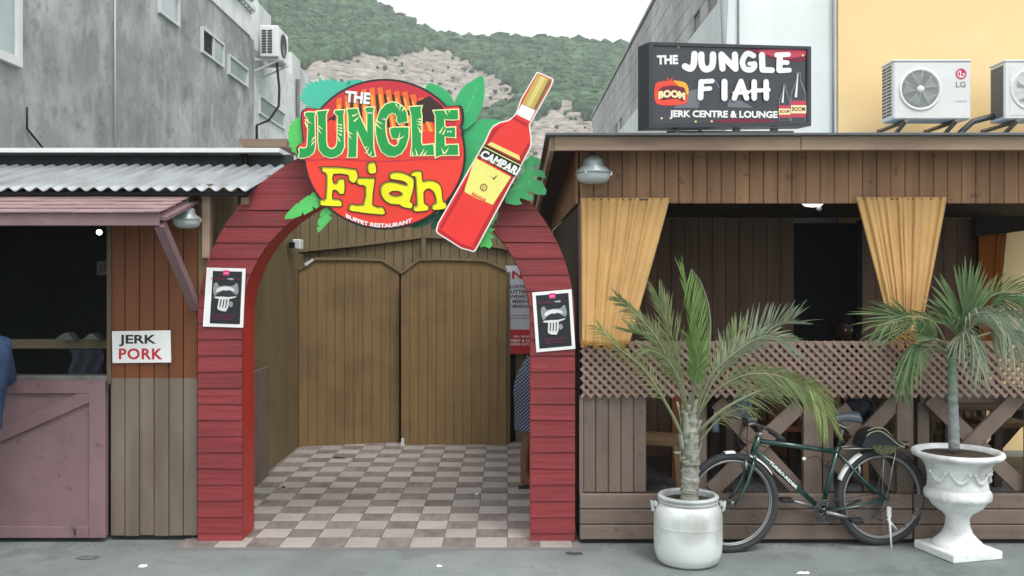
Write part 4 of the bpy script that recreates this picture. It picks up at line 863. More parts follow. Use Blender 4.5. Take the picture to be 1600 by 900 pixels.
# front posts, boards, sleepers, braces
MB().bx(X(905, LY), X(911, LY), LY-.02, LY+.1, .34, zh0).build('post', M_taupe, lo)
pw = (X(1010, LY)-X(911, LY))/5
for k in range(5): board(lo, M_taupe, X(911, LY)+k*pw, X(911, LY)+(k+1)*pw, .345, Z(618, LY), LY, .03)
zt = Z(769, LY); hh = (zt-.03)/3
for k in range(3):
    piece('sleeper', (2.3, .05, round(hh-.006, 3)), M_taupeh, lo, (LX+1.16-.01, LY-.03-.003*(2-k), .03+hh*(k+.5)), bev=.005)
    piece('sleeper', (2.3, .05, round(hh-.006, 3)), M_taupeh, lo, (LX+3.46, LY-.03-.003*(2-k), .03+hh*(k+.5)), bev=.005)
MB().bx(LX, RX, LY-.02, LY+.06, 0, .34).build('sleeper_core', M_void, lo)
zl0, zl1 = Z(620, LY), Z(533, LY)
for a, b, dy in ((1089, 1104, .12), (1256, 1284, .0), (1286, 1302, .05), (1402, 1427, .0), (1434, 1452, .14), (1605, 1630, 0)):
    MB().bx(X(a, LY+dy), X(b, LY+dy), LY+dy, LY+dy+.05, .32, zl1-.02).build('post', M_taupe, lo)
for a, b in (((1120, 628), (1250, 768)), ((1312, 636), (1404, 766)), ((1452, 622), (1600, 765))):
    MB().bar(P(*a, LY+.07), P(*b, LY+.07), .105, .03).build('brace', M_taupe, lo)
for a, b in (((1250, 632), (1112, 766)), ((1400, 626), (1302, 734)), ((1598, 612), (1450, 762))):
    MB().bar(P(*a, LY+.035), P(*b, LY+.035), .105, .03).build('brace', M_taupe, lo)
MB().bx(X(1448, LY), X(1604, LY), LY+.1, LY+.14, Z(632, LY), zl0+.06).build('rail', M_taupe, lo)
# lattice
la = thing('lattice_rail', 'brown diagonal lattice panel along the top of the lounge rail', 'lattice', (LX, LY, zl0))
hl_ = zl1-zl0; sp_ = .0625; M_lat = pm('lattice_paint', c(138, 117, 106), .7, .1, 9, (1, 1, 1), .2, 30, .05)
mesh_a = MB().bar((0, 0, 0), (hl_, 0, hl_), .021, .006).mesh('slat', M_lat); mesh_b = MB().bar((hl_, 0, 0), (0, 0, hl_), .021, .006).mesh('slat', M_lat)
x = LX+.01
while x < RX-hl_: link('slat', mesh_a, la, (x, LY-.022, zl0)); link('slat', mesh_b, la, (x, LY-.03, zl0)); x += sp_
for k in range(1, int(hl_/sp_)+1):      # shorter slats at the end of the panel
    o_ = k*sp_; MB().bar((LX+.01, LY-.022, zl0+o_), (LX+.01+hl_-o_, LY-.022, zl1), .021, .006).build('slat', M_lat, la)
    MB().bar((LX+.01+hl_-o_, LY-.03, zl0), (LX+.01, LY-.03, zl1-o_), .021, .006).build('slat', M_lat, la)
MB().bx(LX, RX, LY-.02, LY-.004, zl1-.022, zl1).build('top_rail', M_lat, la)
MB().bx(LX, LX+.02, LY-.02, LY-.004, zl0, zl1-.022).build('end_stile', M_lat, la)
# curtains --------------------------------------------------------------
M_cur = pm('gold_curtain', c(222, 180, 120), .75, .08, 7, (1, 1, .5), .5, 9, .02, transl=.25)
M_cur2 = pm('amber_curtain', c(206, 122, 48), .75, .06, 20, (1, 1, .1), .1, 60, .02, transl=.2)
def curtain(tl, tr, bl_, br, Y, nf, label, mat_, ruff, seed=0, amp=.035, group='gathered curtains of the lounge'):
    rr = random.Random(seed); ph = [rr.uniform(0, 6) for _ in range(5)]; t_ = thing('curtain', label, 'curtain', P((bl_[0]+br[0])/2, bl_[1], Y), group)
    us = [0]; 
    for i in range(nf): us.append(us[-1]+rr.uniform(.5, 1.6))
    us = [u/us[-1] for u in us]
    def fold(u):
        for i in range(nf):
            if us[i] <= u <= us[i+1]: return math.sin(math.pi*min(1, max(0, (u-us[i])/(us[i+1]-us[i]))))**.6*(.6+.4*math.sin(i*2.3+ph[0]))
        return 0
    q = MB()
    def fn(u, v):
        xl = tl[0]+(bl_[0]-tl[0])*v; xr = tr[0]+(br[0]-tr[0])*(v**1.05); yt = tl[1]+(tr[1]-tl[1])*u; yb = bl_[1]+(br[1]-bl_[1])*u
        py = yt+(yb-yt)*v; am = amp*(1-.45*v)
        return P(xl+(xr-xl)*u, py, Y-am*fold(min(1, max(0, u+.02*noise.noise(Vector((u*3, v*2.5, seed)))*v)))-.02*noise.noise(Vector((u*5, v*4, seed+5)))*(v+.15))
    q.grid(nf*8, 26, fn); o_ = q.build('drape', mat_, t_); so = o_.modifiers.new('thick', 'SOLIDIFY'); so.thickness = .004
    if ruff:
        q = MB(); (xa, xb, ya, yb_) = ruff
        for i in range(26):
            a = P(rr.uniform(xa, xb), rr.uniform(ya, yb_), Y-.02-rr.uniform(0, .03)); w_ = rr.uniform(.012, .026)
            n_ = 9; pts = []
            for s_ in range(n_):
                an = s_/(n_-1)*math.pi*1.6+rr.uniform(-.2, .2); pts.append(a+Vector((math.cos(an)*w_, -.01*math.sin(an*2), math.sin(an)*w_*.6)))
            vs = []; 
            for p_ in pts: vs += [p_, p_+Vector((rr.uniform(-.004, .004), -.014, .008))]
            q.add(vs, [(2*s_, 2*s_+2, 2*s_+3, 2*s_+1) for s_ in range(n_-1)], 0, True)
        q.build('ruffle', mat_, t_)
    MB().tube([P(tl[0]+2, tl[1]+3, Y), P(tr[0]-2, tr[1]+3, Y)], .008, 6).build('rod', M_dsteel, t_)
curtain((907, 309), (1047, 309), (909, 541), (983, 538), LY-.045, 14, 'broad gold curtain at the left corner of the lounge, gathered above the lattice', M_cur, (911, 978, 536, 546), 1)
curtain((1337, 308), (1480, 308), (1394, 522), (1438, 522), LY-.045, 13, 'gold curtain tied into a narrow bunch between the two palms', M_cur, (1394, 1434, 520, 546), 2)
curtain((1528, 368), (1573, 364), (1530, 570), (1552, 570), 8.8, 5, 'amber curtain at the far right corner inside the lounge', M_cur2, None, 3, .04)
lamp(927, 271, 6.3, 53, 'glass bowl flood lamp mounted on the lounge header above the gold curtain')
lamp(292, 344, 6.35, 42, 'glass bowl flood lamp partly hidden under the mauve awning of the stall')
cl = thing('ceiling_lamp', 'small white round lamp under the lounge ceiling, left of the second curtain', 'lamp', P(1270, 318, 7.0))
MB().lathe([(.0001, .03), (.08, .03), (.082, 0), (.06, -.02), (.0001, -.03)], P(1270, 318, 7.0), 24).build('bowl', flat('lit_bowl', (.8, .8, .78), emit=((1, .98, .92), .7)), cl)
MB().ball(P(1280, 326, 7.0), .02, 0).build('knob', M_wplast, cl)
# ================================================================= BLACK SIGN ON THE ROOF
pb = Plane(1013, 7.15, 1266, 7.72); bsn = thing('lounge_sign', 'black rectangular sign box with white lettering standing on the lounge roof', 'sign', pb(1130, 215, 0))
fq = lambda a, b, d=0: pb(a, b, d)
def row_(px, t): # t 0 top .. 1 bottom of the panel
    u = (px-1013)/253; return (66+7*u)*(1-t)+(200-3*u)*t
crn = [(1013, 66), (1266, 73), (1266, 197), (1013, 200)]
MB().prism(crn, fq, -.16, -.004).build('box', flat('sign_box', (.03, .033, .04), .4), bsn)
q = MB(); ii = [(1020, 71.5), (1260, 77.5), (1260, 191), (1020, 193.5)]
q.prism(crn, fq, -.004, .012, 0, holes=[ii[::-1]]); q.build('frame', flat('sign_frame', (.035, .04, .05), .35), bsn)
q = MB(); q.sheet([(1016, 69), (1263, 75), (1263, 194), (1016, 197)], fq, -.002, 0)
U_ = lambda a, b: (1000+a/5.714, 60+b/5.714)
def us_(pts, mi, d, sm=0): p_ = [U_(a, b) for a, b in pts]; q.sheet(smooth2(p_, sm) if sm else p_, fq, d, mi)
us_([(930, 105), (1000, 90), (1490, 92), (1488, 190), (1380, 210), (1200, 190), (1100, 140)], 1, -.001, 3); us_([(1050, 110), (1200, 98), (1480, 100), (1480, 150), (1300, 180), (1150, 150)], 2, -.0005, 3)
us_([(600, 745), (800, 715), (1150, 720), (1220, 750), (900, 757)], 1, -.0008)
us_([(430, 470), (560, 440), (520, 620), (300, 620)], 3, -.0009); us_([(800, 540), (920, 560), (1010, 620), (780, 612)], 3, -.0009)
for i, (a, b) in enumerate(((345, 75), (1455, 152), (193, 713), (497, 742), (640, 740))): us_([(a+11*math.cos(k), b+9*math.sin(k)) for k in range(6)], 4, .0005)
# hand-drawn fat letters as strokes
def stroke(pts, w_, mi, d, T_=U_, n=10):
    pts = smooth2(pts, 5, False) if len(pts) > 2 else [Vector(p_) for p_ in pts]; L_, R_ = [], []
    m_ = len(pts)
    for i, p_ in enumerate(pts):
        t_ = (pts[min(i+1, m_-1)]-pts[max(i-1, 0)]).normalized(); n_ = Vector((-t_.y, t_.x))*w_/2
        L_.append(p_+n_); R_.append(p_-n_)
    t0 = (pts[1]-pts[0]).normalized(); t1 = (pts[-1]-pts[-2]).normalized()
    for a0, b0, t_ in ((L_, R_, t0),): pass
    arc = lambda ce, t_, s_: [ce+Vector((math.cos(an), math.sin(an)))*w_/2 for an in [math.atan2(t_.y, t_.x)+s_*(math.pi/2-math.pi*j/n) for j in range(1, n)]]
    poly = L_+arc(pts[-1], t1, 1)+R_[::-1]+arc(pts[0], -t0, 1)
    P2 = [T_(p_.x, p_.y) for p_ in poly]
    # strip of quads keeps bends clean
    q.add([fq(*T_(p_.x, p_.y), d) for p_ in L_+R_], [(i, i+1, m_+i+1, m_+i) for i in range(m_-1)], mi)
    for ce in (pts[0], pts[-1]): q.sheet([T_(ce.x+w_/2*math.cos(k*.628), ce.y+w_/2*math.sin(k*.628)) for k in range(10)], fq, d+.00035, mi)
dd_ = [.001]
def st_(pts, w_=58, mi=5):
    dd_[0] += .00045; stroke(pts, w_, mi, dd_[0])
st_([(485, 140), (478, 230), (450, 270), (400, 250)]); st_([(545, 145), (550, 230), (580, 275), (630, 262), (648, 220), (650, 145)])
st_([(735, 270), (725, 150)], 56); st_([(725, 145), (850, 272)], 56); st_([(850, 272), (845, 145)], 56)
st_([(1010, 155), (960, 135), (925, 170), (912, 220), (935, 272), (990, 280), (1020, 250), (1018, 228)], 50); st_([(975, 228), (1020, 228)], 40)
st_([(1085, 150), (1090, 278)], 56); st_([(1090, 282), (1175, 285)], 52)
st_([(1245, 160), (1240, 285)], 56); st_([(1215, 150), (1320, 145)], 44); st_([(1245, 215), (1310, 218)], 42); st_([(1240, 290), (1328, 285)], 44)
st_([(542, 390), (535, 530)], 52); st_([(545, 388), (640, 382)], 42); st_([(540, 455), (620, 448)], 40)
st_([(748, 388), (748, 535)], 54)
st_([(895, 385), (835, 535)], 48); st_([(895, 385), (945, 535)], 48); st_([(835, 490), (960, 482)], 34)
st_([(1012, 390), (1012, 535)], 50); st_([(1118, 390), (1120, 535)], 50); st_([(990, 470), (1140, 462)], 36)
us_([(655, 372), (700, 440), (715, 440), (668, 368)], 3, .0006)
write(q, 'THE', 1026.5, 101, 33, 14.5, fq, .001, 5, .045, ang=-.02)
write(q, 'JERK CENTRE & LOUNGE', 1046, 186, 169, 14, fq, .001, 5, .04, ang=.01)
us_([(130, 440), (150, 395), (220, 380), (330, 378), (400, 395), (430, 440), (428, 540), (400, 585), (300, 598), (180, 595), (140, 570), (125, 510)], 6, .001, 3)
us_([(300, 380), (330, 378), (400, 395), (430, 440), (428, 500), (380, 480), (340, 420)], 7, .0014, 3)
us_([(160, 480), (190, 440), (240, 425), (290, 420), (350, 428), (400, 450), (412, 530), (380, 560), (330, 540), (250, 545), (190, 550)], 1, .0018, 3)
write(q, 'BOOM', 1028.5, 155, 42, 12, fq, .0022, 4, .06, bend=lambda t_: 3.5*(1-(2*t_-1)**2)-2*t_)
us_([(232, 352), (262, 385), (276, 385), (294, 352), (288, 348), (268, 374), (240, 348)], 6, .0015)
def bott(x0, x1, yt, yb, d):
    w_ = (x1-x0); cx = (x0+x1)/2
    us_([(cx-w_*.14, yt), (cx+w_*.14, yt), (cx+w_*.16, yt+(yb-yt)*.16), (x1, yt+(yb-yt)*.42), (x1, yb), (x0, yb), (x0, yt+(yb-yt)*.42), (cx-w_*.16, yt+(yb-yt)*.16)], 3, d)
    us_([(cx-w_*.1, yt+6), (cx+w_*.08, yt+6), (cx+w_*.1, yt+(yb-yt)*.18), (x1-12, yt+(yb-yt)*.44), (x1-12, yb-4), (x0+10, yb-4), (x0+10, yt+(yb-yt)*.44), (cx-w_*.12, yt+(yb-yt)*.18)], 0, d+.0004)
    us_([(cx-w_*.06, yt+12), (cx-w_*.02, yt+12), (cx-w_*.1, yt+(yb-yt)*.5), (cx-w_*.25, yt+(yb-yt)*.5)], 5, d+.0008)
    us_([(x0+2, yt+(yb-yt)*.57), (x1-2, yt+(yb-yt)*.57), (x1-2, yt+(yb-yt)*.9), (x0+2, yt+(yb-yt)*.9)], 2, d+.001)
    us_([(x0+2, yt+(yb-yt)*.66), (x1-2, yt+(yb-yt)*.66), (x1-2, yt+(yb-yt)*.82), (x0+2, yt+(yb-yt)*.82)], 4, d+.0014)
    a = U_(x0+12, yt+(yb-yt)*.78); write(q, 'BOOM', a[0], a[1], (w_-24)/5.714, (yb-yt)*.09/5.714, fq, d+.0018, 1, .03)
bott(1345, 1485, 300, 750, .001); bott(1235, 1342, 410, 740, .0035)
q.build('print', [flat('panel_black', (.03, .032, .042), .12, spec=.6), flat('panel_maroon', c(110, 24, 50), .15), flat('panel_rose', c(188, 60, 86), .15), flat('panel_grey', c(104, 110, 118), .15), flat('panel_pale', c(240, 226, 170)), M_white, flat('panel_red', c(226, 74, 52)), flat('panel_amber', c(248, 172, 40))], bsn)
for px in (1060, 1153, 1212):
    MB().bx(pb(px-4.5, 190).x, pb(px+4.5, 190).x, pb(px, 190).y+.02, pb(px, 190).y+.08, ZF1-.12, pb(px, 199).z-.002).build('post', M_dsteel, bsn)
MB().bx(pb(1050, 199).x, pb(1230, 199).x, pb(1140, 199).y+.03, pb(1140, 199).y+.07, pb(1100, 203).z-.01, pb(1100, 200).z-.004).build('base_bar', M_dsteel, bsn)
MB().tube([P(1090, 201, 7.3), P(1105, 212, 7.2)], .008, 6).build('wire', M_blackp, bsn)
# ================================================================= BICYCLE
fh, rh = Vector((X(1142, 6.22), 6.22)), Vector((X(1377, 6.39), 6.39))
bp = Plane(1142, 6.22, 1377, 6.39)
fhub, rhub = bp(1142, 787), bp(1377, 781); WR = .335
fhub.z = rhub.z = WR
U3 = (rhub-fhub).normalized(); NB = Vector((-U3.y, U3.x, 0))   # away from the viewer
if NB.y < 0: NB = -NB
bk = thing('bicycle', 'dark green bicycle parked by the lounge rail between the barrel and the urn', 'bicycle', (fhub+rhub)/2*Vector((1, 1, 0)) if False else Vector(((fhub.x+rhub.x)/2, (fhub.y+rhub.y)/2, 0)))
M_bg = flat('bicycle_green', c(14, 58, 50), .25, coat=.6, spec=.6); M_ty = pm('tyre_rubber', c(58, 60, 62), .85, .1, 40, bump=.3, bs=120); M_rim = pm('rim_alloy', c(150, 152, 152), .35, .08, 10, bump=0, metal=.6)
M_fd = flat('fender_white', (.78, .8, .8), .3); M_seat = flat('saddle_vinyl', c(62, 70, 82), .35)
def circ3(ce, r, n=48, off=0): return [ce+U3*(r*math.cos(2*math.pi*i/n))+Vector((0, 0, r*math.sin(2*math.pi*i/n)))+NB*off for i in range(n)]
def wheel(hub, label):
    wo_ = MB().tube(circ3(hub, WR-.024), .024, 10, closed=True).build('wheel', M_ty, bk)
    r_ = MB()
    for o_ in (-.012, .012): r_.tube(circ3(hub, WR-.052, 48, o_), .0055, 6, closed=True)
    r_.tube(circ3(hub, WR-.058), .008, 6, closed=True); r_.build('rim', M_rim, wo_)
    s_ = MB()
    for i in range(36):
        a = 2*math.pi*i/36; b = a+(.55 if (i//2) % 2 else -.55); sd_ = .03 if i % 2 else -.03
        s_.tube([hub+U3*(.02*math.cos(b))+Vector((0, 0, .02*math.sin(b)))+NB*sd_, hub+(U3*math.cos(a)+Vector((0, 0, math.sin(a))))*(WR-.06)], .0011, 3)
    s_.build('spokes', M_dsteel, wo_)
    MB().tube([hub-NB*.045, hub-NB*.03, hub+NB*.03, hub+NB*.045], [.012, .018, .018, .012], 12).build('hub', M_rim, wo_)
    # tyre knobs
    k_ = MB()
    for i in range(90):
        a = 2*math.pi*i/90
        for o_ in (-.012, .012): k_.box(hub+(U3*math.cos(a+o_*2)+Vector((0, 0, math.sin(a+o_*2))))*(WR-.003)+NB*o_, (.01, .01, .008), rot=Euler((0, -a, 0)))
    o_ = k_.build('tread', M_ty, wo_)
wheel(fhub, 'front'); wheel(rhub, 'rear')
B = lambda px, py, off=0: bp(px, py, -off)      # off = metres away from the viewer
hd_t, hd_b = B(1186, 681), B(1176, 712); st_t, st_b = B(1308, 703), B(1285, 795); bbk = B(1284, 797)
f_ = MB(); f_.tube([B(1187, 689), B(1310, 706)], .017, 12); f_.tube([B(1181, 704), bbk], .019, 12); f_.tube([B(1310, 698), B(1298, 740), bbk], .016, 12); f_.tube([hd_t, hd_b], .022, 12)
for s_ in (-1, 1):
    f_.tube([B(1309, 708, s_*.015), B(1345, 750, s_*.05), rhub+NB*s_*.062], .009, 8); f_.tube([bbk+NB*s_*.03, B(1330, 790, s_*.045), rhub+NB*s_*.062], .009, 8)
f_.tube([bbk-NB*.04, bbk+NB*.04], .024, 12); f_.build('frame', M_bg, bk)
f_ = MB()
for s_ in (-1, 1): f_.tube([B(1176, 716, s_*.02), B(1172, 726, s_*.045), B(1164, 750, s_*.05), B(1153, 772, s_*.052), fhub+NB*s_*.055], [.014, .014, .012, .010, .008], 8)
f_.tube([B(1176, 716, -.03), B(1176, 716, .03)], .015, 8); f_.build('fork', M_bg, bk)
MB().tube([B(1186.5, 679), B(1187, 676)], .025, 12).build('headset', M_rim, bk)
MB().tube([B(1176, 711), B(1175.5, 714)], .025, 12).build('headset', M_rim, bk)
q = MB(); q.tube([B(1187, 676), B(1186, 668), B(1178, 662)], .012, 8)
q.tube([B(1178, 662, y_) for y_ in (-.2, 0, .2)], .011, 8); q.tube([B(1178, 662, -.2), B(1186, 668, -.24), B(1190, 673, -.30)], .011, 8); q.tube([B(1178, 662, .2), B(1170, 660, .24), B(1163, 660, .3)], .011, 8)
hb = q.build('handlebar', M_dsteel, bk)
for s_ in (-1, 1): MB().tube([B(1183, 666, s_*.2), B(1192, 675, s_*.31)], .017, 10).build('grip', M_blackp, hb)
for s_ in (-1, 1): MB().tube([B(1173, 660, s_*.15), B(1160, 655, s_*.18), B(1150, 656, s_*.2)], .004, 6).build('brake_lever', M_rim, hb)
MB().bx(B(1166, 655).x, B(1180, 660).x, B(1170, 660).y-.05, B(1170, 660).y+.02, B(1166, 664).z, B(1166, 652).z, bev=.006).build('shifter', M_dsteel, hb)
for j, (a, b, e) in enumerate((((1160, 656), (1150, 690), (1174, 712)), ((1168, 660), (1166, 690), (1168, 728)), ((1172, 662), (1160, 684), (1200, 700)))):
    MB().tube([B(*p_, -.04+.03*j) for p_ in [tuple(v_) for v_ in smooth2([a, b, e], 6, False)]], .003, 5).build('brake_cable', M_blackp, bk)
def fender(hub, a0, a1):
    q = MB()
    def fn(u, v):
        a = R(a0+(a1-a0)*u); w_ = (v-.5); rr = WR+.012-.012*(2*w_)**2
        return hub+(-U3*math.cos(a)*-1*-1 if False else U3*math.cos(a))*rr+Vector((0, 0, math.sin(a)*rr))+NB*w_*.06
    q.grid(14, 6, fn); o_ = q.build('mudguard', M_fd, bk); so = o_.modifiers.new('t', 'SOLIDIFY'); so.thickness = .003
fender(fhub, 86, 98); fender(fhub, 33, 68); fender(rhub, 118, 158)
q = MB(); q.bx(-.02, .02, -.02, .02, -.02, .02)
for hub_, p_ in ((fhub, B(1163, 725)), (rhub, B(1339, 732))):
    q2 = MB()
    for s_ in (-1, 1): q2.tube([p_+NB*s_*.03+Vector((0, 0, .02)), p_+NB*s_*.035-Vector((0, 0, .03))], .009, 6)
    q2.tube([p_+NB*-.035+Vector((0, 0, .02)), p_+Vector((0, 0, .04)), p_+NB*.035+Vector((0, 0, .02))], .003, 5); q2.build('brake', M_rim, bk)
# saddle, post
MB().tube([B(1310, 702), B(1317, 668)], .013, 10).build('seatpost', M_dsteel, bk)
q = MB()
def sad(u, v):      # u along, v across
    px = 1303+38*u; wd = .02+.065*u**1.6*(1 if u < .93 else (1-u)/.07*.7+.3); a = (v-.5)*math.pi*1.15
    p_ = B(px, 654.5-2.5*math.sin(u*3)); return p_+NB*wd*math.sin(a)+Vector((0, 0, (.03+.03*u)*math.cos(a)-.012))
q.grid(14, 12, sad); o_ = q.build('saddle', M_seat, bk); so = o_.modifiers.new('t', 'SOLIDIFY'); so.thickness = .015
q = MB()
for s_ in (-1, 1): q.tube([B(1306, 660, s_*.01), B(1318, 668, s_*.02), B(1334, 662, s_*.03)], .0035, 5)
q.build('saddle_rail', M_rim, bk)
# cranks, chainring, pedals, chain, derailleur
q = MB()
cr_ = B(1270, 790); cr_.z = bbk.z
for r_, t_ in ((.075, .006), (.062, .004), (.05, .004)): q.tube([bbk-U3*.0+U3*(r_*math.cos(a))+Vector((0, 0, r_*math.sin(a)))-NB*.045 for a in [i*2*math.pi/36 for i in range(36)]], t_, 6, closed=True)
for i in range(5):
    a = i*2*math.pi/5; q.tube([bbk-NB*.045, bbk-NB*.045+U3*.072*math.cos(a)+Vector((0, 0, .072*math.sin(a)))], .006, 5)
for i in range(40):
    a = i*2*math.pi/40; q.box(bbk-NB*.045+U3*.083*math.cos(a)+Vector((0, 0, .083*math.sin(a))), (.006, .003, .006), rot=Euler((0, -a, 0)))
q.build('chainring', M_dsteel, bk)
q = MB(); pe1 = B(1322, 805, -.08); pe2 = B(1236, 784, .1); q.tube([bbk-NB*.06, pe1], [.014, .009], 8); q.tube([bbk+NB*.05, pe2], [.014, .009], 8); q.build('crank', M_rim, bk)
for p_, s_ in ((pe1, -1), (pe2, -1)):
    MB().box(p_+NB*s_*.05+Vector((-.01 if p_ is pe2 else 0, 0, 0)), (.085, .08, .025), bev=.005).build('pedal', M_blackp, bk)
q = MB()
for s_, dz in ((1, .075), (-1, -.075)): q.tube([bbk+Vector((0, 0, dz))-NB*.045, rhub+Vector((0, 0, dz*.5))-NB*.045], .004, 5)
q.build('chain', M_dsteel, bk)
q = MB()
for r_ in (.02, .03, .042): q.tube([rhub+U3*(r_*math.cos(a))+Vector((0, 0, r_*math.sin(a)))-NB*(.035+.012*(1-r_/.05)) for a in [i*.4 for i in range(16)]], .003, 5, closed=True)
q.tube([rhub-NB*.06, rhub-NB*.06+Vector((-.03, 0, -.08)), rhub-NB*.055+Vector((-.09, 0, -.13)), rhub-NB*.055+Vector((-.02, 0, -.15))], .008, 6); q.build('derailleur', M_dsteel, bk)
q = MB(); q.box(B(1380, 796, -.07), (.03, .02, .07), bev=.004); q.tube([B(1380, 802, -.075), B(1381, 864, -.1)], [.009, .006], 8); q.tube([B(1377, 806, -.075), B(1390, 822, -.085)], .008, 6); q.build('kickstand', flat('bright_alloy', (.6, .62, .63), .3), bk)
# bottle cage wire on the seat tube
q = MB(); q.tube([B(1296, 728), B(1285, 727), B(1282, 716), B(1272, 713), B(1262, 716)], .004, 6); q.tube([B(1296, 726)+Vector((.02*math.cos(i*.5)-.03, -.02, .02*math.sin(i*.5)+.01)) for i in range(13)], .004, 5); q.build('lock_cable', M_blackp, bk)
MB().ball(B(1256, 717), .013, 0).build('lock_knob', M_fd, bk)
# rack and bag
q = MB()
for s_ in (-1, 1): q.tube([B(1312, 700, s_*.03), B(1332, 699, s_*.05), B(1398, 697, s_*.05), B(1412, 692, s_*.05)], .005, 6); q.tube([B(1394, 698, s_*.05), rhub+NB*s_*.065], .004, 6)
q.tube([B(1375, 700, -.05), rhub-NB*.06+U3*-.03], .003, 5); rk = q.build('rear_rack', M_rim, bk)
MB().tube([B(1414, 690), B(1416, 700)], .018, 8).build('rear_reflector', M_blackp, bk)
bg_ = thing('pannier_bag', 'black bag with camouflage trim strapped on the rear rack of the bicycle', 'bag', B(1365, 700))
pr = smooth2([(1341, 697), (1343, 684), (1350, 674), (1362, 669), (1374, 671), (1388, 681), (1402, 693), (1385, 696), (1360, 694)], 3)
MB().prism(pr, lambda a, b, d: B(a, b, -d), -.07, .07).build('body', pm('black_nylon', c(34, 38, 42), .6, .2, 20), bg_)
MB().prism(smooth2([(1355, 693), (1392, 695), (1386, 704), (1376, 708), (1362, 705)], 3), lambda a, b, d: B(a, b, -d), -.06, .078).build('camouflage_base', pm('camouflage', c(84, 88, 58), .8, .5, 45, dirt=(.02, .02, .015), ds=40, da=.9), bg_)
q = MB(); q.tube([B(a, b, -.074) for a, b in smooth2([(1345, 679), (1352, 673), (1366, 671), (1380, 680), (1394, 692), (1404, 696)], 4, False)], .0045, 6); q.tube([B(a, b, -.06) for a, b in smooth2([(1348, 671), (1362, 666), (1376, 669), (1392, 686), (1412, 693)], 4, False)], .004, 6); q.build('strap', pm('tan_strap', c(150, 146, 120), .7), bg_)
# lettering along the down tube
dt = Plane(1142, 6.22-.021, 1377, 6.39-.021); q = MB(); a_, b_ = Vector((1203, 720)), Vector((1246, 762)); an = math.atan2(b_.y-a_.y, b_.x-a_.x)
write(q, 'TURBO-RIDER', a_.x-2, a_.y+2.6, 60, 4.6, lambda a, b, d=0: dt(a, b, d), .001, 0, .04, ang=an); q.build('lettering', M_white, bk)
# ================================================================= PALMS
M_f1 = pm('palm_leaf_grey', c(126, 142, 96), .6, .14, 12, bump=0, dirt=c(150, 134, 96), ds=8, da=.5, rand=.12, transl=.25); M_f2 = pm('palm_leaf_bright', c(112, 142, 78), .55, .14, 12, bump=0, rand=.1, transl=.3)
M_f3 = pm('palm_leaf_dark', c(92, 118, 78), .5, .16, 12, bump=0, dirt=c(130, 130, 84), ds=7, da=.5, rand=.12, transl=.2); M_f4 = pm('palm_leaf_dusty', c(128, 142, 120), .65, .12, 12, bump=0, dirt=c(156, 146, 112), ds=8, da=.5, rand=.1, transl=.2)
M_f5 = pm('palm_leaf_yellow', c(140, 152, 90), .6, .14, 12, bump=0, rand=.1, transl=.25); M_stk = pm('frond_stalk', c(128, 134, 104), .6, .1, 12)
def frond(par, pts, n, ln, wd, m_, sides=(-1, 1), fwd=.8, up=.0, droop=.3, start=.25, base_r=.009, seed=0, end_l=.45, zig=.75, spread=1.0):
    rr = random.Random(seed*13+len(pts)); P3 = [Vector(p_) for p_ in pts]
    def sp(t_):
        m = len(P3)-1; i = min(int(t_*m), m-1); u = t_*m-i; g_ = lambda k: P3[min(max(k, 0), m)]
        p0, p1, p2, p3 = g_(i-1), g_(i), g_(i+1), g_(i+2)
        return .5*((2*p1)+(p2-p0)*u+(2*p0-5*p1+4*p2-p3)*u*u+(3*p1-p0-3*p2+p3)*u**3)
    q = MB(); cs = [sp(i/20) for i in range(21)]; q.tube(cs, [base_r*(1-.85*i/20) for i in range(21)], 6)
    fo = q.build('frond', M_stk, par); q = MB()
    for k in range(n):
        t_ = start+(1-start)*(k+.5)/n; p_ = sp(t_); tg = (sp(min(t_+.02, 1))-sp(t_-.02)).normalized()
        for s_ in sides:
            sdv = tg.cross(Vector((0, -1, .25))).normalized()
            outw = (sdv*s_*spread+Vector((0, -.25*rr.uniform(-1, 1), 0))).normalized()
            f2 = fwd*(.8+.5*t_)
            d_ = (tg*f2+outw*(1-.35*t_)+Vector((0, 0, up))).normalized()+Vector((rr.uniform(-.12, .12), rr.uniform(-.35, .35), rr.uniform(-.12, .12)))*zig
            l_ = ln*(math.sin(min(1, (t_-start)/(1-start)*1.15+.28)*math.pi*.8)**.7*(1-end_l)+end_l*(1-t_*.3))*rr.uniform(.82, 1.12)
            w_ = wd*.8*rr.uniform(.7, 1.15); wv = d_.cross(Vector((0, 1, .3))).normalized()
            if rr.random() < .5: wv = (wv+Vector((0, rr.uniform(-.5, .5), 0))).normalized()
            row = []; ns_ = 5
            for j in range(ns_+1):
                u = j/ns_; c_ = p_+d_*l_*u+Vector((0, 0, -droop*l_*u*u*rr.uniform(.85, 1.15))); ww = w_*(math.sin(min(1, u*1.6+.18)*math.pi*.5))*(1-u**2.2)
                row += [c_+wv*ww, c_-wv*ww]
            q.add(row, [(2*j, 2*j+2, 2*j+3, 2*j+1) for j in range(ns_)])
    q.build('leaflets', m_, fo); return fo
p1 = thing('palm_tree', 'feathery grey-green palm growing in the white barrel, one bright green spear in its middle', 'palm', P(1076, 778, 6.0), 'potted palms')
q = MB(); pr = []
for i in range(40):
    u = i/39; pr.append(P(1077+2*math.sin(u*3), 782-u*150, 6.0))
rs = random.Random(2)
q.tube(pr, [(.057-.008*(i/39)+(.008 if i % 4 == 0 else 0)+rs.uniform(-.002, .002))*(1 if i < 22 else 1+.1*math.sin((i-22)/17*math.pi)) for i in range(40)], 14)
q.build('trunk', pm('palm_bark', c(150, 152, 144), .9, .25, 9, (1, 1, 3), .7, 26, dirt=c(88, 84, 74), ds=14, da=.8, dst=(1, 1, 2.4)), p1)
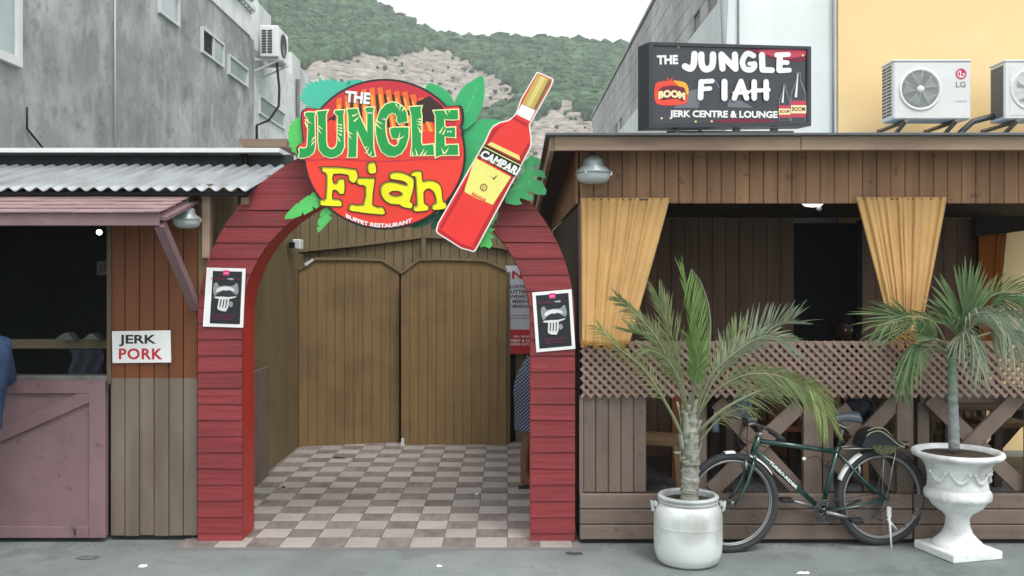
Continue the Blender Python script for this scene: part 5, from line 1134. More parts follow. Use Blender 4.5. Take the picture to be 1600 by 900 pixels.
for i in range(12):          # old leaf bases
    a = i*2.4; z_ = 700-i*6.5; q = MB(); w_ = .035; b0 = P(1077, z_+28, 6.0); ex = Vector((math.cos(a), math.sin(a)*.9, 0))
    tn = Vector((-ex.y, ex.x, 0)); rows = []
    for j in range(6):
        u = j/5; ce = b0+ex*(.044+.03*u**2)+Vector((0, 0, .17*u)); ww = w_*(1-u*.75)
        rows += [ce-tn*ww, ce+ex*.008, ce+tn*ww]
    q.add(rows, [(3*j, 3*j+1, 3*j+4, 3*j+3) for j in range(5)]+[(3*j+1, 3*j+2, 3*j+5, 3*j+4) for j in range(5)], 0, True)
    o_ = q.build('leaf_base', pm('leaf_base', c(146, 148, 132), .8, .15, 12), p1); so = o_.modifiers.new('t', 'SOLIDIFY'); so.thickness = .007
for i, (a, b) in enumerate(((1052, 708), (1084, 721), (1094, 727), (1064, 716))):
    MB().tube([P(1074+(a-1074)*.5, b, 5.95), P(a, b-1, 5.93)], [.012, .003], 6).build('leaf_stub', M_stk, p1)
def PP(l): return [P(a, b, y_) for a, b, y_ in l]
FR = [ # pts, n, len, wid, mat, sides, fwd, up, droop, start
 ([(1078, 660, 6.0), (1084, 580, 5.98), (1080, 500, 5.96), (1066, 428, 5.94)], 26, .2, .007, M_f2, (-1, 1), 4.0, .5, .05, .2),
 ([(1084, 655, 6.0), (1104, 570, 5.97), (1110, 500, 5.95), (1098, 448, 5.93), (1080, 420, 5.93)], 46, .3, .006, M_f2, (-1,), .1, -2.0, .3, .3),
 ([(1074, 650, 6.0), (1056, 590, 5.9), (1020, 520, 5.8), (966, 466, 5.7)], 36, .17, .008, M_f1, (-1, 1), 1.3, .1, .25, .3),
 ([(1070, 690, 6.0), (1046, 640, 5.92), (1008, 580, 5.85), (962, 540, 5.8), (935, 512, 5.8)], 26, .18, .006, M_f5, (1, -1), 1.2, .2, .4, .3),
 ([(1074, 640, 6.02), (1060, 560, 6.1), (1040, 500, 6.15), (1030, 470, 6.15)], 26, .27, .008, M_f1, (-1, 1), 1.6, .9, .1, .3),
 ([(1072, 640, 6.02), (1050, 570, 6.1), (1018, 530, 6.15), (990, 520, 6.15)], 24, .25, .007, M_f1, (-1, 1), 1.2, .9, .12, .35),
 ([(1084, 650, 6.02), (1110, 590, 6.1), (1150, 540, 6.15), (1200, 510, 6.15), (1235, 505, 6.1)], 34, .27, .008, M_f4, (-1, 1), .9, .75, .1, .35),
 ([(1088, 655, 6.0), (1112, 600, 6.05), (1140, 560, 6.1), (1150, 530, 6.1)], 26, .29, .0075, M_f1, (-1, 1), 1.4, .9, .08, .3),
 ([(1092, 675, 5.97), (1130, 640, 5.85), (1190, 610, 5.75), (1250, 600, 5.7), (1280, 622, 5.66), (1290, 646, 5.65)], 54, .21, .009, M_f1, (-1, 1), 1.2, .1, .45, .25),
 ([(1200, 612, 5.74), (1250, 600, 5.7), (1270, 612, 5.67), (1290, 646, 5.65)], 30, .2, .009, M_f5, (-1, 1), 1.3, .0, .7, .1),
 ([(1086, 655, 5.98), (1120, 610, 5.85), (1170, 585, 5.75), (1225, 590, 5.7), (1262, 615, 5.68)], 40, .2, .008, M_f1, (-1, 1), 1.1, .2, .4, .3),
 ([(1086, 650, 5.98), (1110, 590, 5.9), (1150, 550, 5.85), (1195, 525, 5.8), (1230, 535, 5.8)], 38, .2, .0075, M_f4, (-1, 1), 1.0, .4, .3, .3),
 ([(1080, 650, 5.97), (1086, 600, 5.85), (1090, 560, 5.75), (1080, 530, 5.7)], 28, .2, .009, M_f2, (-1, 1), 1.5, .2, .2, .3),
 ([(1076, 650, 5.97), (1064, 600, 5.86), (1040, 560, 5.78), (1010, 545, 5.74)], 26, .17, .007, M_f1, (-1, 1), 1.2, .1, .35, .3),
 ([(1094, 690, 5.97), (1118, 660, 5.9), (1150, 640, 5.86), (1175, 640, 5.84)], 14, .12, .005, M_f5, (-1, 1), 1.0, .1, .5, .3),
]
for i, (p_, n_, l_, w_, m_, sd_, fw, up_, dr, st_r) in enumerate(FR):
    frond(p1, PP(p_), n_, l_, w_, m_, sd_, fw, up_, dr, st_r, seed=i+1, base_r=.013 if i in (3, 8, 2) else .009)
# barrel
bc = P(1075, 893, 6.02); bc.z = 0
def rescale(t_, sx, sz):
    for ch in t_.children: ch.data.transform(Matrix.Diagonal((sx, sx, sz, 1)))
br = thing('barrel_planter', 'white plastic barrel with a clamped rim holding the feathery palm', 'planter', bc)
M_bar = pm('white_barrel', c(206, 212, 212), .4, .05, 4, bump=.05, bs=6, dirt=c(150, 150, 144), ds=3.4, da=.75)
zt = Z(783, 6.0)
MB().lathe([(.0001, .006), (.17, .0), (.198, .02), (.214, .07), (.219, .12), (.219, .2), (.219, .252), (.2193, .256), (.2205, .26), (.2205, .264), (.2193, .268), (.219, .272), (.2188, .3), (.218, .33), (.208, .375), (.19, .402), (.18, .41)], bc, 48, fn=lambda a, z: 1+.006*math.sin(2*a+1)).build('body', M_bar, br)
MB().lathe([(.178, .405), (.19, .41), (.193, .425), (.188, .437), (.196, .442), (.197, .452), (.186, .462), (.17, .462), (.167, .445), (.167, .40)], bc, 48).build('rim', pm('barrel_rim', c(186, 192, 192), .4, .05, 6, dirt=c(130, 130, 126), ds=8, da=.5), br)
MB().lathe([(.0001, .425), (.1, .427), (.167, .42)], bc, 32, fn=lambda a, z: 1+.02*math.sin(a*5)).build('soil', pm('soil', c(70, 60, 50), .95, .4, 30, bump=1, bs=40), br)
for s_ in (-1, 1):
    a = bc+Vector((s_*.2, -.01, .40)); q = MB(); q.box(a+Vector((s_*.012, 0, 0)), (.02, .05, .03), bev=.004)
    q.tube([a+Vector((s_*.02, 0, .0)), a+Vector((s_*.035, 0, .02)), a+Vector((s_*.03, 0, -.045)), a+Vector((s_*.018, 0, -.05))], .011, 8); q.build('handle', MATS['barrel_rim'], br)
# urn
uc = Vector((X(1496, 6.2), 6.2, 0)); rescale(br, 1, .95)
ur = thing('urn_planter', 'white cast stone urn on a square plinth holding the slender palm', 'planter', uc)
M_urn = pm('white_painted_stone', c(222, 226, 226), .7, .04, 6, bump=.35, bs=30, dirt=c(160, 160, 154), ds=5, da=.6)
q = MB(); q.box(uc+Vector((0, 0, .03)), (.42, .42, .06), rot=Euler((0, 0, .25)), bev=.008); q.build('plinth', M_urn, ur)
q = MB(); q.lathe([(.175, .06), (.175, .075), (.165, .09), (.14, .11), (.105, .15), (.085, .2), (.08, .25), (.088, .275), (.1, .285), (.1, .295), (.13, .31), (.175, .345), (.205, .39), (.215, .42)], uc, 56); q.build('foot', M_urn, ur)
q = MB(); q.lathe([(.2, .385), (.223, .40), (.228, .425), (.224, .45), (.21, .47), (.205, .475), (.21, .485), (.205, .5), (.205, .55), (.215, .61), (.235, .65), (.26, .675), (.292, .69), (.31, .7), (.317, .715), (.313, .73), (.3, .738), (.28, .735), (.262, .72), (.25, .69)], uc, 72, fn=lambda a, z: 1+(.018*abs(math.sin(a*12)) if .39 < z < .46 else 0)+.002*math.sin(a*7+z*30)); q.build('bowl', M_urn, ur)
MB().lathe([(.0001, .712), (.12, .716), (.26, .705)], uc, 32, fn=lambda a, z: 1+.01*math.sin(a*5)).build('soil', MATS['soil'], ur)
for sd_ in range(5):      # swag reliefs
    a0 = -math.pi/2+(sd_-2)*.72+.36; q = MB(); pts = []
    for i in range(11):
        u = i/10-.5; a = a0+u*.55; z_ = .60-.06*(1-4*u*u); rr_ = .21+.02*max(0, (z_-.55)/.06)
        pts.append(uc+Vector((rr_*math.cos(a), rr_*math.sin(a), z_)))
    q.tube(pts, [.006+.011*math.sin(math.pi*i/10) for i in range(11)], 8)
    for e_ in (pts[0], pts[-1]): q.ball(e_, .016, 0, 1)
    q.build('swag', M_urn, ur)
rescale(ur, .91, .935)
p2 = thing('palm_tree', 'slender palm with broad dark fans and drooping dusty leaves in the white urn', 'palm', uc+Vector((0, 0, .71)), 'potted palms')
q = MB(); pr = [P(1491+(-1 if i < 20 else 0)*0-4*(i/39)**1.0, 702-145*i/39, 6.2) for i in range(40)]
q.tube(pr, [(.036-.008*i/39+(.0025 if i % 3 == 0 else 0))*(1 if i < 26 else .95) for i in range(40)], 12)
q.build('trunk', pm('slender_bark', c(136, 142, 142), .8, .2, 9, (1, 1, 3), .4, 26, two=(P(0, 600, 6.2).z, c(104, 132, 104), .15), dirt=c(100, 104, 100), ds=12, da=.5), p2)
def fan(par, base, hub_, ang0, ang1, n, ln, wd, m_, tilt=.2, droop=.1, seed=0, lfn=None):
    rr = random.Random(seed); base, hub_ = P(*base), P(*hub_)
    mid = (base+hub_)/2+Vector((0, 0, .03)); fo = MB().tube([base, mid, hub_], [.011, .008, .007], 6).build('frond', M_stk, par); q = MB()
    for k in range(n):
        t_ = k/(n-1); a = R(ang0+(ang1-ang0)*t_)+rr.uniform(-.05, .05); d_ = Vector((math.cos(a), -tilt+rr.uniform(-.22, .22), math.sin(a))).normalized(); l_ = ln*(lfn(t_) if lfn else .7+.3*math.sin(math.pi*t_))*rr.uniform(.85, 1.1)
        wv = d_.cross(Vector((0, 1, 0))).normalized(); wv = (wv+Vector((0, rr.uniform(-.4, .4), 0))).normalized(); row = []
        o_ = hub_+(hub_-base).normalized()*(.08*(abs(t_-.5)*-2+1))
        for j in range(7):
            u = j/6; ce = o_+d_*l_*u+Vector((0, 0, -droop*l_*u*u)); ww = wd*(.35+.65*math.sin(min(1, u*1.7+.05)*math.pi*.5))*(1-u**2.5)
            row += [ce+wv*ww, ce+Vector((0, .006, 0))*(1-u), ce-wv*ww]
        q.add(row, [(3*j, 3*j+3, 3*j+4, 3*j+1) for j in range(6)]+[(3*j+1, 3*j+4, 3*j+5, 3*j+2) for j in range(6)])
    q.build('leaflets', m_, fo)
fan(p2, (1487, 560, 6.2), (1505, 512, 6.15), 166, 20, 38, .40, .0155, M_f3, .1, .05, 1)
fan(p2, (1487, 560, 6.2), (1500, 525, 6.1), 140, 60, 12, .3, .013, M_f3, .3, .05, 11)
fan(p2, (1486, 556, 6.2), (1428, 505, 6.15), 212, 128, 18, .4, .0085, M_f3, .15, .1, 2, lambda t_: .75+.25*math.cos((t_-.35)*3))
fan(p2, (1488, 550, 6.2), (1545, 478, 6.1), 60, -75, 22, .34, .0085, M_f3, .2, .5, 3)
fan(p2, (1488, 552, 6.15), (1548, 520, 6.0), 40, -80, 18, .3, .008, M_f4, .3, .6, 4)
fan(p2, (1486, 552, 6.15), (1500, 520, 6.0), -150, -20, 20, .25, .0065, M_f4, .5, .25, 5)
fan(p2, (1486, 552, 6.15), (1520, 540, 5.98), -165, -60, 16, .24, .0065, M_f4, .5, .3, 6)
fan(p2, (1484, 552, 6.18), (1440, 540, 6.1), 260, 200, 14, .3, .0085, M_f3, .2, .45, 7)
fan(p2, (1484, 552, 6.2), (1462, 530, 6.1), 190, 100, 12, .2, .016, M_f3, .3, .1, 8)
frond(p2, PP([(1487, 560, 6.2), (1530, 500, 6.1), (1590, 500, 6.0), (1640, 560, 5.95)]), 26, .26, .012, M_f4, (-1, 1), 1.0, -.1, .6, .3, seed=31)
frond(p2, PP([(1487, 556, 6.2), (1540, 470, 6.15), (1590, 460, 6.1), (1640, 500, 6.05)]), 24, .28, .011, M_f3, (-1, 1), 1.0, .1, .4, .35, seed=32)
frond(p2, PP([(1486, 556, 6.2), (1510, 500, 6.05), (1550, 490, 5.95), (1580, 530, 5.9)]), 30, .22, .008, M_f4, (-1, 1), 1.0, -.1, .9, .25, seed=34)
frond(p2, PP([(1486, 556, 6.2), (1460, 505, 6.1), (1420, 495, 6.0), (1370, 510, 5.95)]), 30, .2, .0075, M_f3, (-1, 1), 1.2, 0, .5, .3, seed=35)
frond(p2, PP([(1488, 556, 6.2), (1500, 530, 6.0), (1520, 525, 5.9), (1530, 570, 5.85)]), 24, .18, .0065, M_f4, (-1, 1), 1.0, -.1, .9, .2, seed=36)
frond(p2, PP([(1485, 556, 6.2), (1450, 545, 6.15), (1420, 570, 6.1), (1410, 610, 6.1)]), 20, .18, .010, M_f3, (-1, 1), .9, -.1, .5, .2, seed=33)
# ================================================================= PEOPLE
def skin(nm, verts, edges, mat_, par, lv=2, root=0, loc=None):
    """continuous limb surface: verts = (co, radius or (rx, ry)), edges index pairs"""
    me = bpy.data.meshes.new(nm); me.from_pydata([Vector(v[0]) for v in verts], edges, []); o = bpy.data.objects.new(nm, me); COL.objects.link(o)
    sk = o.modifiers.new('skin', 'SKIN'); sk.use_smooth_shade = True; sk.branch_smoothing = .4
    ly = me.skin_vertices[0] if me.skin_vertices else None
    if ly is None:
        bm = bmesh.new(); bm.from_mesh(me); bm.verts.layers.skin.verify(); bm.to_mesh(me); bm.free(); ly = me.skin_vertices[0]
    for i, v in enumerate(verts):
        r_ = v[1]; ly.data[i].radius = r_ if isinstance(r_, tuple) else (r_, r_); ly.data[i].use_root = (i == root)
    sb = o.modifiers.new('sub', 'SUBSURF'); sb.levels = lv; sb.render_levels = lv
    bpy.context.view_layer.update(); dg = bpy.context.evaluated_depsgraph_get(); m2 = bpy.data.meshes.new_from_object(o.evaluated_get(dg))
    off_ = org(par); m2.transform(Matrix.Translation(-off_)); m2.materials.clear(); m2.materials.append(mat_); m2.name = nm
    m2.polygons.foreach_set('material_index', [0]*len(m2.polygons)); m2.polygons.foreach_set('use_smooth', [True]*len(m2.polygons))
    bpy.data.objects.remove(o); bpy.data.meshes.remove(me); return link(nm, m2, par, off_)
M_sk = pm('brown_skin', c(112, 76, 58), .5, .06, 6, bump=0); M_sk2 = pm('dark_skin', c(72, 48, 40), .5, .06, 6, bump=0); M_hair = pm('black_hair', (.012, .01, .01), .8, .3, 60, bump=.8, bs=90)
def head(par, ce, fwd, s=1., mat_=M_sk, hair=M_hair, afro=0):
    """ce centre of the skull, fwd unit vector of the gaze"""
    fwd = Vector(fwd).normalized(); sd_ = fwd.cross(Vector((0, 0, 1))).normalized(); up = sd_.cross(fwd); ce = Vector(ce)
    L_ = lambda a, b, d: ce+(sd_*a+fwd*b+up*d)*s
    bm = bmesh.new(); bmesh.ops.create_icosphere(bm, subdivisions=4, radius=1); bm.verts.index_update(); vs = []
    for v in bm.verts:
        x_, y_, z_ = v.co; rx, ry, rz = .075, .095, .115
        if z_ < 0: rx *= 1-.28*z_*z_; ry *= 1-.12*z_*z_
        a, b, d = x_*rx, y_*ry, z_*rz
        g_ = lambda cx, cz, w_, h_: math.exp(-((x_-cx)/w_)**2-((z_-cz)/h_)**2) if y_ > 0 else 0
        b += .026*g_(0, -.22, .16, .16)+.014*g_(0, -.02, .1, .22)-.013*g_(.42, .02, .22, .14)-.013*g_(-.42, .02, .22, .14)+.011*g_(0, -.55, .3, .07)+.009*g_(0, -.68, .28, .07)-.004*g_(0, -.615, .3, .025)+.008*g_(0, -.93, .3, .2)+.006*g_(0, .2, .6, .1)
        vs.append(L_(a, b, d))
    q = MB(); q.add(vs, [[v.index for v in f.verts] for f in bm.faces], 0, True); bm.free()
    for e_ in (-1, 1): q.ball(L_(e_*.078, -.005, -.005), .026*s, 0, 2, (.35, .8, 1.25))
    ho_ = q.build('head', mat_, par)
    q = MB()
    for e_ in (-1, 1): q.ball(L_(e_*.031, .078, .003), .012*s, 0, 2)
    q.build('eyes', flat('eye_white', (.6, .58, .55)), ho_); q = MB()
    for e_ in (-1, 1): q.ball(L_(e_*.031, .087, .003), .0055*s, 0, 1)
    q.build('pupils', M_black, ho_)
    q = MB(); q.tube([L_(a, b, d) for a, b, d in ((-.028, .083, -.071), (-.012, .097, -.069), (0, .099, -.071), (.012, .097, -.069), (.028, .083, -.071))], [.003, .006, .006, .006, .003], 6); q.build('lips', flat('lips', c(96, 48, 46)), ho_)
    bm = bmesh.new(); bmesh.ops.create_icosphere(bm, subdivisions=4, radius=1); vs = []; bm.verts.index_update(); fcs = []
    for v in bm.verts:
        x_, y_, z_ = v.co; k = 1.06+afro+.04*noise.noise(v.co*5); vs.append(L_(x_*.078*k, y_*.098*k-.008-afro*.03, z_*.118*k+.006))
    keep = lambda v: v.co.z > .38 or v.co.y < (.12 if v.co.z > 0 else -.25) and v.co.z > -.55
    fcs = [[v.index for v in f.verts] for f in bm.faces if all(keep(v) for v in f.verts)]
    MB().add(vs, fcs, 0, True).build('hair', hair, ho_); bm.free()
def hand_chain(vs, es, wrist, ix, dr, side, curl=.5):
    """adds palm, four fingers and a thumb to a skin graph from wrist index ix"""
    dr = Vector(dr).normalized(); side = Vector(side).normalized(); nrm = dr.cross(side).normalized()
    vs.append((wrist+dr*.05, (.034, .016))); pm_ = len(vs)-1; es.append((ix, pm_))
    for k, (o_, l_) in enumerate(((-.028, .065), (-.01, .076), (.01, .072), (.027, .058))):
        b_ = wrist+dr*.085+side*o_; vs.append((b_, .0095)); es.append((pm_, len(vs)-1)); p_ = b_
        for j, f_ in enumerate((.45, .3, .25)):
            d_ = (dr*math.cos(curl*(j+1)*.7)+nrm*math.sin(curl*(j+1)*.7)); p_ = p_+d_*l_*f_; vs.append((p_, .0085-.001*j)); es.append((len(vs)-2, len(vs)-1))
    p_ = wrist+dr*.03-side*.034; vs.append((p_, .012)); es.append((pm_, len(vs)-1))
    for j in range(2):
        p_ = p_+(dr*.8-side*.5+nrm*.35*j).normalized()*.03; vs.append((p_, .0095-.001*j)); es.append((len(vs)-2, len(vs)-1))
def person(label, root, joints, cloth, mats, head_ce, fwd, s=1, afro=0, skinm=M_sk, hands=True):
    pe = thing('person', label, 'person', root); J_ = {k: Vector(v) for k, v in joints.items()}
    nm = list(J_); rad = dict(pelvis=(.13, .11), waist=(.12, .09), chest=(.15, .105), neck=.055, skull=.05, sl=.05, sr=.05, el=.04, er=.04, wl=.026, wr=.026, hl=.085, hr=.085, kl=.056, kr=.056, cl=.05, cr=.05, al=.036, ar=.036, fl=(.035, .03), fr=(.035, .03), bl=.03, br=.03)
    vs = [(J_[k], rad[k]) for k in nm]; ix = {k: i for i, k in enumerate(nm)}
    ed = [(ix[a], ix[b]) for a, b in (('pelvis', 'waist'), ('waist', 'chest'), ('chest', 'neck'), ('neck', 'skull'), ('chest', 'sl'), ('chest', 'sr'), ('sl', 'el'), ('sr', 'er'), ('el', 'wl'), ('er', 'wr'), ('pelvis', 'hl'), ('pelvis', 'hr'), ('hl', 'kl'), ('hr', 'kr'), ('kl', 'cl'), ('kr', 'cr'), ('cl', 'al'), ('cr', 'ar'), ('al', 'fl'), ('ar', 'fr'), ('al', 'bl'), ('ar', 'br')) if a in ix and b in ix]
    if hands:
        for w_, e_ in (('wl', 'el'), ('wr', 'er')):
            d_ = (J_[w_]-J_[e_]).normalized(); hand_chain(vs, ed, J_[w_], ix[w_], d_, d_.cross(Vector((.3, 1, 0))).normalized(), .5)
    skin('body', vs, ed, skinm, pe, 2, ix['pelvis']); head(pe, head_ce, fwd, s, skinm, afro=afro)
    for nmc, keys, grow, m_ in cloth:
        vs = [(J_[k], tuple(g_+grow for g_ in rad[k]) if isinstance(rad[k], tuple) else rad[k]+grow) for k in keys]; kx = {k: i for i, k in enumerate(keys)}
        ed = [(kx[a], kx[b]) for a, b in (('pelvis', 'waist'), ('waist', 'chest'), ('chest', 'sl'), ('chest', 'sr'), ('sl', 'el'), ('sr', 'er'), ('el', 'wl'), ('er', 'wr'), ('pelvis', 'hl'), ('pelvis', 'hr'), ('hl', 'kl'), ('hr', 'kr'), ('kl', 'cl'), ('kr', 'cr'), ('cl', 'al'), ('cr', 'ar')) if a in kx and b in kx]
        skin(nmc, vs, ed, m_, pe, 2, 0)
    return pe
# man at the left edge, in front of the stall door
mx_ = X(-34, 5.95); my = 5.95
M_den = pm('denim_shirt', c(44, 66, 98), .85, .2, 22, bump=.5, bs=18); M_trs = pm('dark_trousers', c(34, 38, 46), .85, .1, 30)
J1 = dict(pelvis=(mx_-.06, my, .92), waist=(mx_-.03, my, 1.08), chest=(mx_, my+.03, 1.32), neck=(mx_-.05, my+.06, 1.52), skull=(mx_-.09, my+.07, 1.6),
          sl=(mx_+.1, my+.05, 1.42), el=(mx_+.06, my+.22, 1.18), wl=(mx_-.04, my+.44, 1.17), sr=(mx_-.2, my+.05, 1.42), er=(mx_-.26, my+.2, 1.16), wr=(mx_-.14, my+.42, 1.16),
          hl=(mx_+.0, my, .84), kl=(mx_-.09, my-.02, .5), cl=(mx_-.14, my-.01, .34), al=(mx_-.17, my, .09), fl=(mx_-.16, my+.16, .035), bl=(mx_-.17, my-.04, .04),
          hr=(mx_-.16, my, .84), kr=(mx_-.26, my-.02, .5), cr=(mx_-.3, my-.01, .34), ar=(mx_-.32, my, .09), fr=(mx_-.34, my+.16, .035), br=(mx_-.32, my-.04, .04))
mp_ = person('man in a blue denim shirt standing at the stall counter, cut by the left edge', (mx_, my, 0), J1,
       [], None, (mx_-.1, my+.1, 1.68), (.1, 1, -.2))
q = MB()
def shirt(u, v):
    a = 2*math.pi*u; z_ = 1.53-(1.53-.87)*v; t_ = min(1, v*3.2); rx = .06+.13*math.sin(t_*math.pi/2)+.012*math.sin(v*5); ry = .06+.07*math.sin(t_*math.pi/2)+.02*v
    k = 1+.035*noise.noise(Vector((math.cos(a)*2, math.sin(a)*2, z_*7)))+.02*math.sin(a*6+z_*9); return Vector((mx_-.01-.03*v+rx*k*math.cos(a), my+.04*(1-v)+ry*k*math.sin(a), z_+.01*math.sin(a*3)*v))
q.grid(48, 30, shirt)
for k_ in 'lr':
    pts = smooth2([(0, 0), (1, 1), (2, 2)], 5, False); A_, B_, C_ = Vector(J1['s'+k_]), Vector(J1['e'+k_]), Vector(J1['w'+k_])
    ln_ = [A_.lerp(B_, i/6) for i in range(6)]+[B_.lerp(C_, i/6) for i in range(7)]
    q.tube(ln_, [.072-.002*i+.003*(i % 2) for i in range(13)], 14)
q.build('shirt', M_den, mp_)
q = MB()
for k_ in 'lr':
    pts = [Vector(J1[n_+k_]) for n_ in 'hkca']; pts = [Vector((pts[0].x, my, .93))]+pts; q = MB(); q.tube([p_ for p_ in smooth2([(p_.x, p_.z) for p_ in pts], 4, False)] and [Vector((p_.x, my, p_.y)) for p_ in smooth2([(p_.x, p_.z) for p_ in pts], 4, False)], [.115-.055*min(1, i/14) for i in range(17)], 16); q.build('trouser_leg', M_trs, mp_)
# woman behind the right pier, seen from the side
wy = 8.13; wx = X(834, wy)
J2 = dict(pelvis=(wx+.0, wy, .93), waist=(wx+.05, wy, 1.07), chest=(wx+.10, wy, 1.27), neck=(wx+.14, wy, 1.43), skull=(wx+.16, wy, 1.5),
          sl=(wx+.10, wy+.15, 1.34), el=(wx+.13, wy+.2, 1.1), wl=(wx+.27, wy+.16, 1.05), sr=(wx+.10, wy-.15, 1.34), er=(wx+.13, wy-.2, 1.1), wr=(wx+.27, wy-.16, 1.05),
          hl=(wx-.01, wy+.08, .82), kl=(wx+.03, wy+.07, .46), cl=(wx-.0, wy+.07, .32), al=(wx-.01, wy+.07, .09), fl=(wx+.12, wy+.08, .035), bl=(wx-.04, wy+.07, .04),
          hr=(wx-.02, wy-.08, .82), kr=(wx-.05, wy-.07, .46), cr=(wx-.075, wy-.07, .32), ar=(wx-.085, wy-.07, .09), fr=(wx+.03, wy-.08, .04), br=(wx-.105, wy-.07, .045))
M_dot = bpy.data.materials.new('dotted_dress'); M_dot.use_nodes = True; N = M_dot.node_tree.nodes; L = M_dot.node_tree.links
ge = N.new('ShaderNodeNewGeometry'); mp = N.new('ShaderNodeMapping'); mp.inputs['Rotation'].default_value = (0, R(45), 0); mp.inputs['Scale'].default_value = (46, 0, 46); vo = N.new('ShaderNodeTexVoronoi'); vo.inputs['Randomness'].default_value = 0; vo.inputs['Scale'].default_value = 1
L.new(ge.outputs['Position'], mp.inputs[0]); L.new(mp.outputs[0], vo.inputs['Vector']); cr = N.new('ShaderNodeValToRGB'); cr.color_ramp.interpolation = 'CONSTANT'
cr.color_ramp.elements[0].color = (*c(150, 162, 180), 1); cr.color_ramp.elements[1].position = .27; cr.color_ramp.elements[1].color = (*c(40, 52, 80), 1); L.new(vo.outputs['Distance'], cr.inputs[0]); L.new(cr.outputs[0], N['Principled BSDF'].inputs['Base Color']); N['Principled BSDF'].inputs['Roughness'].default_value = .8
wp = person('woman in a navy dotted dress standing behind the right pier of the red arch', (wx, wy, 0), J2,
       [('top', ('pelvis', 'waist', 'chest', 'sl', 'sr'), .012, pm('slate_top', c(62, 70, 88), .85, .1, 30))], None, (wx+.19, wy, 1.585), (1, 0, -.1))
q = MB()
def drs(u, v):
    a = 2*math.pi*u; z_ = 1.16-(1.16-.52)*v; rx = .10+.075*math.sin(min(1, v*1.5)*math.pi*.62); ry = rx*1.08; cx = wx+.045-.05*math.sin(min(1, v*1.7)*math.pi*.6)
    k = 1+(.03*math.sin(a*7+v*2)*v); return Vector((cx+rx*k*math.cos(a), wy+ry*k*math.sin(a), z_))
q.grid(48, 24, drs); q.build('dress', M_dot, wp)
q = MB()
for s_, k_ in ((1, 'l'), (-1, 'r')):
    a = Vector(J2['b'+k_]); b = Vector(J2['f'+k_]); q.bar(Vector((a.x-.03, a.y, .018)), Vector((b.x+.05, b.y, .018)), .085, .02, up=(0, 0, 1)); q.tube([Vector((b.x-.03, b.y-.045, .02)), Vector((b.x-.02, b.y, .075)), Vector((b.x-.03, b.y+.045, .02))], .007, 6)
q.build('sandals', M_black, wp)
# diner seated inside
dy = 8.7; dxx = X(1316, dy)
J3 = dict(pelvis=(dxx-.05, dy+.1, .62), waist=(dxx-.06, dy+.06, .78), chest=(dxx-.07, dy, .99), neck=(dxx-.03, dy-.03, 1.16), skull=(dxx-.01, dy-.04, 1.25),
          sl=(dxx+.12, dy, 1.08), el=(dxx+.18, dy-.12, .86), wl=(dxx+.05, dy-.3, .86), sr=(dxx-.26, dy, 1.08), er=(dxx-.3, dy-.12, .86), wr=(dxx-.15, dy-.3, .86),
          hl=(dxx+.04, dy+.02, .58), kl=(dxx+.06, dy-.36, .6), cl=(dxx+.06, dy-.38, .45), al=(dxx+.06, dy-.36, .2), fl=(dxx+.06, dy-.5, .14), bl=(dxx+.06, dy-.32, .14),
          hr=(dxx-.14, dy+.02, .58), kr=(dxx-.16, dy-.36, .6), cr=(dxx-.16, dy-.38, .45), ar=(dxx-.16, dy-.36, .2), fr=(dxx-.16, dy-.5, .14), br=(dxx-.16, dy-.32, .14))
person('dark haired diner in a red top sitting inside the lounge behind the lattice', (dxx-.05, dy, .1), J3,
       [('shirt', ('pelvis', 'waist', 'chest', 'sl', 'sr', 'el', 'er'), .02, pm('red_top', c(128, 40, 46), .8)), ('trousers', ('pelvis', 'hl', 'hr', 'kl', 'kr', 'cl', 'cr', 'al', 'ar'), .014, M_trs)], None, (dxx, dy-.05, 1.36), (.2, -1, -.1), afro=.12, skinm=M_sk2)
# ================================================================= LOUNGE FURNITURE
M_ch = pm('chair_wood', c(112, 84, 60), .5, .15, 12, V); M_ch2 = pm('pale_chair_wood', c(136, 112, 84), .5, .15, 12, V); M_ch3 = pm('amber_wood', c(168, 104, 58), .5, .15, 12, V)
def chair(x_, y_, rz, m_, label, sh=.46, bh=.95, z0=.11):
    t_ = thing('chair', label, 'chair', (x_, y_, z0), 'wooden lounge chairs'); M_ = Matrix.Rotation(rz, 3, 'Z'); O = Vector((x_, y_, z0)); W = lambda a, b, d: O+M_ @ Vector((a, b, d))
    q = MB(); q.add([W(a, b, d) for d in (sh-.04, sh) for a, b in ((-.2, -.2), (.2, -.2), (.2, .2), (-.2, .2))], [(0, 1, 2, 3), (4, 5, 6, 7), (0, 1, 5, 4), (1, 2, 6, 5), (2, 3, 7, 6), (3, 0, 4, 7)]); q.build('seat', m_, t_)
    for a in (-.18, .18):
        MB().bar(W(a, -.18, sh-.04), W(a*1.05, -.21, 0), .045, .045).build('leg', m_, t_)
        q = MB(); pts = [W(a*1.05, .24, 0), W(a, .19, sh*.6), W(a, .18, sh), W(a, .22, bh*.8), W(a, .27, bh)]
        for a_, b_ in zip(pts, pts[1:]): q.bar(a_, b_, .045, .04)
        q.build('leg', m_, t_)
    q = MB(); q.bar(W(-.18, .27, bh-.05), W(.18, .27, bh-.05), .09, .025); q.build('back_rail', m_, t_)
    for a in (-.09, 0, .09): MB().bar(W(a, .19, sh), W(a, .265, bh-.08), .03, .015).build('back_slat', m_, t_)
chair(X(1028, 7.45), 7.45, 1.2, M_ch2, 'pale wooden chair just right of the boarded lounge corner, behind the palm trunk')
chair(X(1150, 8.2), 8.2, 2.6, M_ch, 'brown chair seen through the braces behind the front wheel of the bicycle')
chair(X(1232, 8.1), 8.1, -.4, M_ch3, 'amber wooden chair behind the brace above the bicycle frame')
chair(X(1345, 7.6), 7.6, .5, M_ch, 'brown chair with a dark jacket behind the bicycle saddle')
